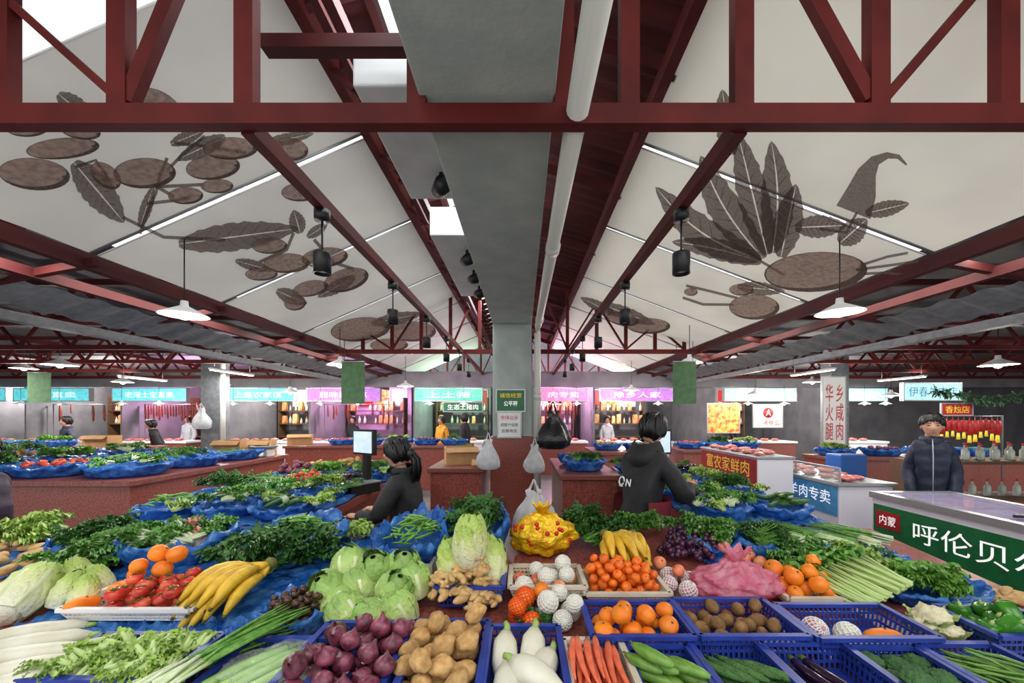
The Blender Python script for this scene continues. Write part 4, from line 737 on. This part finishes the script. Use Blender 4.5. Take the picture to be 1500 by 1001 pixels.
# right part of the front counter
r=liner(1205,1300,840,800,'blue plastic bag of curly greens under the celery',.09); fill('curly',12,r,'curly greens bunch in the bag under the celery','curly greens under the celery',.9)
r=liner(1290,1436,880,836,'large blue plastic bag of lettuce near the freezer',.07); fill('lettuce',18,(r[0],r[1],r[2],r[3],r[4]+.01),'bright green lettuce head in the large blue bag','lettuce in the large blue bag',.85,.03)
r=liner(1002,1078,800,768,'blue plastic bag of choy beside the bending person',.09); fill('choy',10,(r[0],r[1],r[2],r[3],r[4]+.03),'choy bunch in the bag beside the bending person','choy beside the bending person')
r=liner(1085,1150,805,775,'blue plastic bag of herbs behind the oranges tray',.09); fill('herb',12,(r[0],r[1],r[2],r[3],r[4]+.03),'herb bunch in the bag behind the oranges tray','herbs behind the oranges tray')
for k in range(7): put(rk('celery',3),G(1228+k*10,878-k*5,.04+.012*k),(0,0,.35+R.uniform(-.2,.2)),.9,'celery bunch with pale stalks left of the lettuce','celery bunches')
for k in range(12): put(rk('scallion',3),G(1110+k*13,806-R.uniform(0,22),.05),(0,0,.5+R.uniform(-.25,.25)),.75,'scallion bundle laid across the right counter','scallions on the right counter')
for k in range(8): put(rk('scallion',3),G(1200+k*9,802-R.uniform(0,14),.03),(0,0,.7+R.uniform(-.3,.3)),.55,'scallion bundle laid near the freezer','scallions near the freezer')
heap('choy',16,1130,1210,842,812,'choy bunch right of the peaches','choy right of the peaches',.95); heap('spinach',8,1250,1290,832,818,'spinach bunch beside the freezer','spinach beside the freezer',.7,.02); heap('celery',5,1090,1180,826,808,'celery bunch behind the oranges','celery behind the oranges',.7,.04,.6); heap('root',14,1440,1500,884,868,'pale root at the right edge behind the peppers','roots at the right edge',.8,.03)
# ---------------------------------------------------------------- LEFT ISLAND and far counters
def lin3(x,y,z,rx,ry,label,key,n,kl):
    global A0,B0
    a,b=A0,B0; A0,B0=z,0.0
    r=liner(0,0,0,0,label,.12,reg=(x,y,rx,ry)); r=(r[0],r[1],r[2]*1.15,r[3]*1.15,r[4]+.06)
    if key in RAD: pile(key,n*4,*r,RAD[key],kl,kl,dome=True)
    else: fill(key,n*4 if key in('pod','longbean') else n+2,r,kl,kl,1.25)
    A0,B0=a,b
RAD={'tomato':.038,'onion':.044,'potato':.048,'pepper':.040,'orange':.042}
kinds=['choy','tomato','spinach','curly','onion','herb','pod','lettuce','potato','cuke','longbean','pepper']; names=['choy','tomatoes','spinach','curly greens','onions','herbs','bean pods','lettuce','potatoes','cucumbers','long beans','peppers']; nth=['first','second','third','fourth','fifth','sixth','seventh','eighth','ninth']; rw=['front','middle','back']
for j in range(3):
    for i in range(6):
        k=(i+j*5)%12; lin3(-4.25-i*.78,4.12+j*.74,1.05,.35,.30,'blue bag of %s on the left island, %s in the %s row'%(names[k],nth[i],rw[j]),kinds[k],5 if i<4 else 3,'one of the %s in the %s bag of the left island %s row'%(names[k],nth[i],rw[j]))
def carton(x,y,z,w,d,h,label,m='card',rz=0):
    t=thing('carton',label,'box',(x,y,z)); b=MB(); e=.012
    b.box(-w/2,w/2,-d/2,-d/2+e,0,h).box(-w/2,w/2,d/2-e,d/2,0,h).box(-w/2,-w/2+e,-d/2+e,d/2-e,0,h).box(w/2-e,w/2,-d/2+e,d/2-e,0,h).box(-w/2+e,w/2-e,-d/2+e,d/2-e,0,e)
    for v in b.v: v+=Vector((x,y,z))
    b.build('walls',m,t,sm=False); f=MB()
    f.add([(x-w/2,y-d/2,z+h),(x+w/2,y-d/2,z+h),(x+w/2,y-d/2-.08,z+h-.06),(x-w/2,y-d/2-.08,z+h-.06)],[(0,1,2,3)]); f.build('flap',m,t,sm=False); t.rotation_euler=(0,0,rz)
for k,(px,py,Y,w,lb) in enumerate(((150,660,7.6,.5,'open carton on the far left counter'),(340,655,6.15,.4,'open carton at the back of the left island'),(385,652,6.17,.3,'smaller carton beside the one on the left island'),(645,668,5.5,.45,'yellowish carton on the small counter left of the column'),(440,640,9,.5,'carton on the far counter by the purple shop'))):
    q=P(px,py,Y); carton(q.x if k!=3 else -.88,Y,[1.05,1.05,1.05,1.0,1.0][k],w,.28,.24,lb,'card',.1*k)
for k in range(9):
    if abs(-15+k*.8-P(150,660,7.6).x)>.7: lin3(-15+k*.8,7.7,1.05,.3,.25,'blue bag of %s on the far left counter, %s from the left'%(names[k],nth[k]),kinds[k],2,'one of the %s in the %s bag of the far left counter'%(names[k],nth[k]))
for k in range(1,6): lin3(-4.9+k*.66,9.0,1.0,.28,.25,'blue bag of %s on the far middle counter, %s from the left'%(names[k],nth[k]),kinds[k],3,'one of the %s in the %s bag of the far middle counter'%(names[k],nth[k]))
for k in range(4): lin3(5.8+k*.85,7.08,.95,.3,.26,'blue bag of %s on the counter behind the navy jacket, %s from the left'%(names[k+3],nth[k]),kinds[k+3],3,'one of the %s in the %s bag behind the navy jacket'%(names[k+3],nth[k]))
for k in range(2): lin3(1.75+k*.62,7.9,.98,.26,.26,'blue bag of %s on the far counter behind the red case'%names[k+8],kinds[k+8],3,'one of the %s in the bag behind the red case'%names[k+8])
for k in range(3): lin3(3.5+k*.58,8.0,1.0,.25,.25,'blue bag of %s on the far counter before the food poster'%names[k+1],kinds[k+1],3,'one of the %s in the bag before the food poster'%names[k+1])
for k in range(2): lin3(.76,4.7+k*.6,1.02,.24,.22,'blue bag of %s on the small counter right of the column'%names[k+5],kinds[k+5],4,'one of the %s on the small counter right of the column'%names[k+5])
lin3(-.86,5.9,1.0,.26,.2,'blue bag of choy on the small counter left of the column','choy',4,'one of the choy bunches on the small counter left of the column')
sc_=thing('kitchen_scale','white dial scale on the corner of the left island','scale',(-4.0,5.95,1.05)); bx('body','white',-4.12,-3.9,5.86,6.04,1.05,1.17,sc_,.02); MB().lathe([(0,1.18),(.15,1.18),(.2,1.22),(.19,1.225),(.14,1.19),(0,1.19)],20,(-4.01,5.95,0)).build('pan','silver',sc_); MB().tube([(-4.01,5.855,1.11),(-4.01,5.85,1.11)],.045,16).build('dial','tw',sc_)
def pos_(x,y,rz,label,scr='screen'):
    t=thing('scale_terminal',label,'scale',(x,y,tz(y))); z=tz(y); o=Vector((x,y,z))
    def lb(nm,m,par,*a): b=MB().box(*a); b.v=[v+o for v in b.v]; return b.build(nm,m,par,sm=False)
    lb('base','black',t,-.16,.16,-.15,.15,.002,.09); lb('weighing_plate','silver',t,-.17,.17,-.16,.16,.09,.10); lb('pole','black',t,-.03,.03,.10,.15,.10,.36); mo=lb('monitor','black',t,-.15,.15,.08,.12,.34,.58); lb('screen',scr,mo,-.13,.13,.072,.079,.36,.56); lb('rear_screen',scr,mo,-.12,.12,.121,.127,.38,.54); t.rotation_euler=(0,0,rz)
pos_(-1.55,3.55,-.55,'black scale terminal with lit screen behind the seated person'); pos_(1.32,3.55,.35,'black scale terminal with lit screen beside the bending person')
carton(-.6,5.15,1.0,.14,.1,.1,'small carton on the counter edge left of the column')
def sign(name,x0,x1,Y,z0,z1,bm,label,txts,d=.05,cat='sign',frame='silver'):
    t=thing(name,label,cat,((x0+x1)/2,Y,z0)); bd=bx('board',bm,x0,x1,Y,Y+d,z0,z1,t); w=x1-x0; h=z1-z0
    b=MB(); e=.02
    for q in ((x0-e,x1+e,z1,z1+e),(x0-e,x1+e,z0-e,z0),(x0-e,x0,z0,z1),(x1,x1+e,z0,z1)): b.box(q[0],q[1],Y-.005,Y+d,q[2],q[3])
    if frame: b.build('frame',frame,t,sm=False)
    for tx,fx,fz,fw,fh,m in txts: text(tx,bd,(x0+w*fx,Y-.006,z0+h*fz),w*fw,h*fh,m)
    return t
def psign(name,px0,px1,py0,py1,Y,bm,label,txts,d=.05,cat='sign',frame='silver'):
    return sign(name,U(px0)*Y,U(px1)*Y,Y,H+V(py1)*Y,H+V(py0)*Y,bm,label,txts,d,cat,frame)
psign('column_sign',728,768,572,602,5.26,'green','green notice on the column with yellow heading',[('诚信经营',.5,.75,.8,.22,'ty'),('公平秤',.5,.35,.5,.25,'tw')],.02)
psign('column_sign',730,762,605,640,5.24,'white','white notice on the column below the green one',[('市场公示',.5,.8,.8,.18,'tr'),('经营户信息',.5,.5,.8,.14,'td'),('监督电话',.5,.25,.7,.14,'td')],.02)
for px,n,Y in ((500,'on the left of the hall',6.0),(986,'on the right of the hall',6.0),(40,'over the far left counter',7.0)):
    t=psign('hanging_banner',px,px+34,530 if px!=40 else 546,592 if px!=40 else 590,Y,'greenban','faded green banner hanging %s'%n,[],.01,'banner',None); x0=U(px)*Y; zt=H+V(530 if px!=40 else 546)*Y; MB().tube([(x0,Y,zt),(x0+.36,Y,zt)],.012,8).build('rod','silver',t)
    b=MB(); b.bar((x0+.05,Y,zt),(x0+.05,Y,2.86),.006).bar((x0+.31,Y,zt),(x0+.31,Y,2.86),.006); b.build('wires','black',t)
hangbag((.40,5.0,1.25),.23,.62,'blackbag','black plastic bag hanging beside the column')
hangbag((-.42,4.75,1.02),.14,.46,'clearbag','white carrier bag hung left in front of the column'); hangbag((.15,4.6,1.0),.13,.42,'clearbag','white carrier bag hung right in front of the column'); hangbag((-6.75,8.05,1.4),.2,.55,'clearbag','white carrier bag hung on the left grey column')
# ---------------------------------------------------------------- freezer and cases
fz=thing('chest_freezer','white chest freezer with green front and glass sliding lids','freezer',(3.65,2.7,0)); X0=3.27; a,b_=1.85,3.58
bx('body','frz',X0,4.0,a,b_,.06,.93,fz,.015); fp=bx('front_panel','green',X0-.008,X0,a+.03,b_-.03,.12,.88,fz); bx('base_plinth','black',X0+.04,3.96,a+.04,b_-.04,0,.06,fz)
m=MB(); 
for q in ((X0-.015,X0+.05,a-.01,b_+.01),(3.95,4.015,a-.01,b_+.01),(X0+.05,3.95,a-.01,a+.05),(X0+.05,3.95,b_-.05,b_+.01)): m.box(q[0],q[1],q[2],q[3],.93,.985)
m.build('rim','silver',fz,sm=False,label='silver grey top rim'); mid=(a+b_)/2; bx('glass_lid','glass',X0+.05,3.95,a+.05,mid+.04,.955,.962,fz); gl=bx('glass_lid','glass',X0+.05,3.95,mid-.04,b_-.05,.968,.975,fz); bx('handle','black',X0+.2,X0+.5,mid-.035,mid-.01,.976,.995,gl)
tg=bx('red_tag','redban',X0-.012,X0-.008,3.30,3.52,.68,.83,fz); text('内蒙',tg,(X0-.014,3.41,.755),.15,.085,'tw',-pi/2); text('呼伦贝尔',fp,(X0-.010,2.76,.73),.86,.17,'tw',-pi/2); text('草原羊肉',fp,(X0-.010,2.7,.38),.8,.13,'tw',-pi/2)
for k in range(12): bx('frozen_packet','white' if k%2 else 'meat',X0+.1+(k%3)*.25,X0+.3+(k%3)*.25,a+.1+(k//3)*.38,a+.4+(k//3)*.38,.931,.95,label='frozen packet under the freezer glass',cat='packet',group='frozen packets',bev=.008)
def guard(par,x0,x1,y0,y1,z0,z1):
    bx('glass_guard','clear',x0,x1,y0,y1,z0,z1,par)
    b=MB()
    for y in (y0,(y0+y1)/2,y1): b.bar(((x0+x1)/2,y,z0),((x0+x1)/2,y,z1),.015)
    b.bar(((x0+x1)/2,y0,z1),((x0+x1)/2,y1,z1),.018); b.build('guard_frame','silver',par,sm=False)
ca=thing('meat_case','white meat case with blue band of white lettering','display case',(3.7,4.8,0)); bx('body','frz',3.4,3.98,4.1,5.47,0,.93,ca,.01); sp_=bx('side_panel','bluepanel',3.392,3.4,4.12,5.45,.60,.92,ca); bx('top','silver',3.37,4.01,4.07,5.5,.93,.97,ca,.01); guard(ca,3.42,3.426,4.12,5.45,.97,1.12); text('河南牛羊肉专卖',sp_,(3.388,4.78,.79),1.15,.15,'tw',-pi/2)
cb=thing('meat_case','tall case with red panel of yellow lettering','display case',(3.05,5.4,0)); bx('body','frz',2.86,3.3,4.65,6.1,0,1.16,cb,.01); sp_=bx('side_panel','redban',2.852,2.86,4.66,6.09,.80,1.15,cb); bx('top','silver',2.84,3.32,4.63,6.12,1.16,1.19,cb,.01); text('富农家鲜肉',sp_,(2.848,5.35,1.02),1.1,.2,'ty',-pi/2)
for k in range(9): put(rk('meat'),(2.98+.2*(k%2)+R.uniform(-.03,.03),4.8+.14*k+R.uniform(-.03,.03),1.191),(0,0,R.uniform(0,6)),R.uniform(.6,1),'raw meat cut on the case with red panel','meat cuts on the red case')
for k in range(10): put(rk('meat'),(3.53+.28*(k%2)+R.uniform(-.05,.05),4.2+.125*k,.971),(0,0,R.uniform(0,6)),R.uniform(.6,1.05),'raw meat cut on the case with blue band','meat cuts on the blue case')
cr=thing('crate','blue plastic crate stack behind the blue panelled case','crate',(4.95,5.85,0)); 
for z in (0,.37,.74): bx('crate_body','crate',4.75,5.15,5.7,6.0,z+.01,z+.36,cr,.02)
sf=thing('shelf','low wooden shelf of bottles right of the navy jacket','shelf',(6.1,4.9,0)); bx('board','brown',5.0,7.2,4.75,5.2,1.08,1.12,sf); bx('board','brown',5.0,7.2,4.75,5.2,.62,.66,sf); 
for x in (5.0,7.16): bx('side','brown',x,x+.04,4.75,5.2,0,1.08,sf)
for k in range(22): put(rk('bottle',3),(5.1+.095*k,4.88+.1*(k%2),1.121),(0,0,0),R.uniform(.85,1.1),'small capped bottle on the wooden shelf','bottles on the wooden shelf')
for k in range(10): put(rk('bottle',3),(5.2+.19*k,4.9,.661),(0,0,0),1,'small capped bottle on the lower board','bottles on the lower shelf board')
# ---------------------------------------------------------------- shops at the back
YS=10.8
bx('trim_1','wall',-19,19,YS+.2,YS+.3,2.5,2.95,kind='structure')
shops=[(-60,8,'teal','鲜肉铺','none','left edge shop'),(20,130,'teal','鸡鸭直卖','meat','poultry shop'),(165,272,'teal','老海土宝直卖','saus','sausage shop'),(325,430,'teal','上盖农家馆','none','farm goods shop'),(450,556,'purple','腊味福利点','pink','shop of purple sign'),(608,706,'tealgreen','上土猪','green','pork shop'),(792,860,'pinksign','肉专卖','pink','meat shop right of the column'),(880,986,'purple','豫乡人家','none','second purple shop'),(1062,1166,'pale','鲜肉制品','poster','food poster shop'),(1240,1300,'pale','水产','none','small right shop')]
for k,(a,b,c_,tx,kind,nm) in enumerate(shops):
    x0,x1=U(a)*YS,U(b)*YS
    sign('shop_sign',x0,x1,YS,2.10,2.44,c_,'%s sign reading %s over the %s'%({'teal':'teal','purple':'purple','tealgreen':'green','pinksign':'pink','pale':'pale blue'}[c_],tx,nm),[(tx,.5,.5,.66,.5,'tw')],.12)
    bx('partition','wall',x0-.15,x0-.10,YS+.35,14.3,0,2.9,label='grey partition wall left of the %s'%nm,cat='partition')
    t=thing('shop_counter','tiled shop counter of the %s'%nm,'counter',((x0+x1)/2,YS+.3,0)); bx('base','frz' if k%2 else 'granite2',x0,x1,YS,YS+.6,0,.9,t); bx('top','white',x0-.03,x1+.03,YS-.03,YS+.63,.9,.95,t)
    pk=kind in('pink','saus'); bx('back_panel','pinkwall' if pk else 'wall',x0,x1,13.9,13.95,0,2.8,label='%s back panel inside the %s'%('pinkish' if pk else 'grey',nm),cat='panel')
    plight(((x0+x1)/2,YS+1.4,2.5),240 if pk else 190,(1,.58,.9) if pk else ((.6,1,.72) if kind=='green' else (1,.95,.9)),.15)
    for i in range(max(3,int((x1-x0)/.3))): put(rk('meat'),(x0+.15+i*.29,YS+.3,.951),(0,0,R.uniform(0,6)),R.uniform(.9,1.3),'raw meat cut on the counter of the %s'%nm,'meat cuts in the '+nm)
    w_=x1-x0; rkt=thing('rack','tall rack of goods at the back of the %s'%nm,'rack',((x0+x1)/2,13.5,0))
    for z in (.5,.95,1.4,1.85): bx('board','brown',x0+.05,x1-.05,13.2,13.6,z-.03,z,rkt)
    for x in (x0+.05,x1-.09): bx('upright','brown',x,x+.04,13.2,13.6,0,2.3,rkt)
    for z in (1.4,1.85):
        for i in range(int(w_/.2)):
            if R.random()<.85: put(rk(R.choice(['packet','bottle']),2),(x0+.2+i*.19,13.35,z+.001),(0,0,R.uniform(.5,1)),R.uniform(.9,1.4),'small packet or bottle on the rack of the %s'%nm,'goods on the rack of the '+nm)
    for i in range(2): put('pend',(x0+w_*(.25+.5*i),YS-.25,2.0),(0,0,0),.7,'small white lamp hanging at the %s of the %s'%(['left','right'][i],nm))
    if kind in('saus','pink','meat'):
        MB().tube([(x0+.02,YS+.9,0),(x0+.02,YS+.9,2.02),(x1-.02,YS+.9,2.02),(x1-.02,YS+.9,0)],.015,8).build('hanging_rail','silver',label='steel hanging rail inside the %s'%nm,cat='rail')
        for i in range(int((x1-x0)/.085)):
            if kind=='saus' or R.random()<.4: put(rk('sausage',2),(x0+.05+i*.085,YS+.9,2.005),(0,0,R.random()*6),R.uniform(.7,1.5),'dark red sausage hanging in the %s'%nm,'hanging sausages in the '+nm)
    for i in range(3):
        q=x0+w_*(.2+.3*i); sign('poster',q-.25,q+.25,13.87,2.0,2.6,['white','redban','posterfood'][(i+k)%3],'%s poster, %s on the back panel of the %s'%(['white','red','food'][(i+k)%3],['left','middle','right'][i],nm),[],.02,'poster')
psign('menu_board',650,706,590,603,10.7,'green','long green menu board under the green sign',[('生态土猪肉',.5,.5,.8,.6,'tw')],.03); psign('food_poster',1037,1083,592,634,9.8,'posterfood','large food picture poster right of the green banner',[],.03,'poster'); t=psign('wall_sign',1104,1146,593,626,9.8,'white','white sign with red round emblem',[('三浦食品',.5,.2,.8,.22,'tr')],.03)
cx,cz=U(1125)*9.8,H+V(605)*9.8; em=MB().tube([(cx,9.785,cz),(cx,9.794,cz)],.13,20).build('emblem','tr',t); text('A',em,(cx,9.78,cz),.13,.15,'tw')
psign('vertical_banner',1206,1238,553,655,7.6,'white','tall white banner with two columns of red characters',[('华\n火\n腿',.27,.5,.36,.8,'tr'),('乡\n咸\n肉',.74,.5,.36,.8,'tr')],.02,'banner'); psign('shop_sign',1325,1408,562,586,7.4,'pale','pale blue sign near the right column',[('伊春羊肉店',.5,.5,.85,.6,'bluepanel')],.08)
psign('strip_sign',1380,1424,592,608,6.6,'redban','small red strip sign with yellow characters behind the bottles',[('香烛店',.5,.5,.8,.66,'ty')],.02)
MK['pendantgood']=lambda:(lambda o:(MB().tube([(0,0,-.30),(0,0,-.42)],[.018,.028],8).build('tassel','ty',o),o)[1])(MB().lathe([(.003,.0),(.006,-.06),(.04,-.08),(.055,-.16),(.045,-.25),(.015,-.30),(.004,-.31)],10).build('hanging_ornament','redban',o=(0,0,0),cat='ornament'))
xr0,xr1=U(1376)*6.6,U(1470)*6.6; MB().tube([(xr0,6.62,0),(xr0,6.62,1.68),(xr1,6.62,1.68),(xr1,6.62,0)],.014,8).build('hanging_rail','silver',label='thin steel rail of red hanging goods under the red strip sign',cat='rail')
for k in range(11): put(rk('pendantgood',2),(xr0+.06+k*.097,6.62,1.67),(0,0,k),R.uniform(.8,1.1),'red tasselled ornament hanging under the small red strip sign','red hanging ornaments')
g=MB(); 
for k in range(160): x=U(1370)*6.4+R.random()*1.7; leaf(g,(x,6.4,2.02+.08*math.sin(x*3)),(R.uniform(-1,1),R.uniform(-1,1),R.uniform(-1,1)),.12,.05)
g.build('garland','garland',label='green leafy garland strung above the red strip sign',cat='garland')
# ---------------------------------------------------------------- finish lettering
bpy.context.view_layer.update(); dg=bpy.context.evaluated_depsgraph_get()
for o,w,h in TX:
    me=bpy.data.meshes.new_from_object(o.evaluated_get(dg)); n=bpy.data.objects.new('lettering',me); COL.objects.link(n); n.parent=o.parent; n.location=o.location; n.rotation_euler=o.rotation_euler
    if me.vertices:
        xs=[v.co.x for v in me.vertices]; ys=[v.co.y for v in me.vertices]; mx,my=(min(xs)+max(xs))/2,(min(ys)+max(ys))/2; sx=w/max(1e-6,max(xs)-min(xs)); sy=h/max(1e-6,max(ys)-min(ys))
        for v in me.vertices: v.co.x=(v.co.x-mx)*sx; v.co.y=(v.co.y-my)*sy
    bpy.data.objects.remove(o)
# ---------------------------------------------------------------- light and camera
w=bpy.data.worlds.new('World'); S.world=w; w.use_nodes=True; bg=w.node_tree.nodes['Background']; bg.inputs[0].default_value=(.97,.985,1,1); bg.inputs[1].default_value=1.35
for y in (2.2,4.4,7): area((-.6,y,3.85),.4,1.6,55,(0,0,0),(.95,.98,1))
area((0,-.6,3.6),5,1.6,70,(.5,0,0),(1,.98,.95))  # added fill light with no fixture, brightens the front produce
S.view_settings.view_transform='Standard'
cd=bpy.data.cameras.new('Camera'); cam=bpy.data.objects.new('Camera',cd); COL.objects.link(cam); cam.location=(0,0,H); cam.rotation_euler=(pi/2,0,0)
cd.sensor_width=36; cd.lens=36*F/1500; cd.shift_x=-(CX-750)/1500; cd.shift_y=(HY-500.5)/1500; cd.clip_start=.05; S.camera=cam
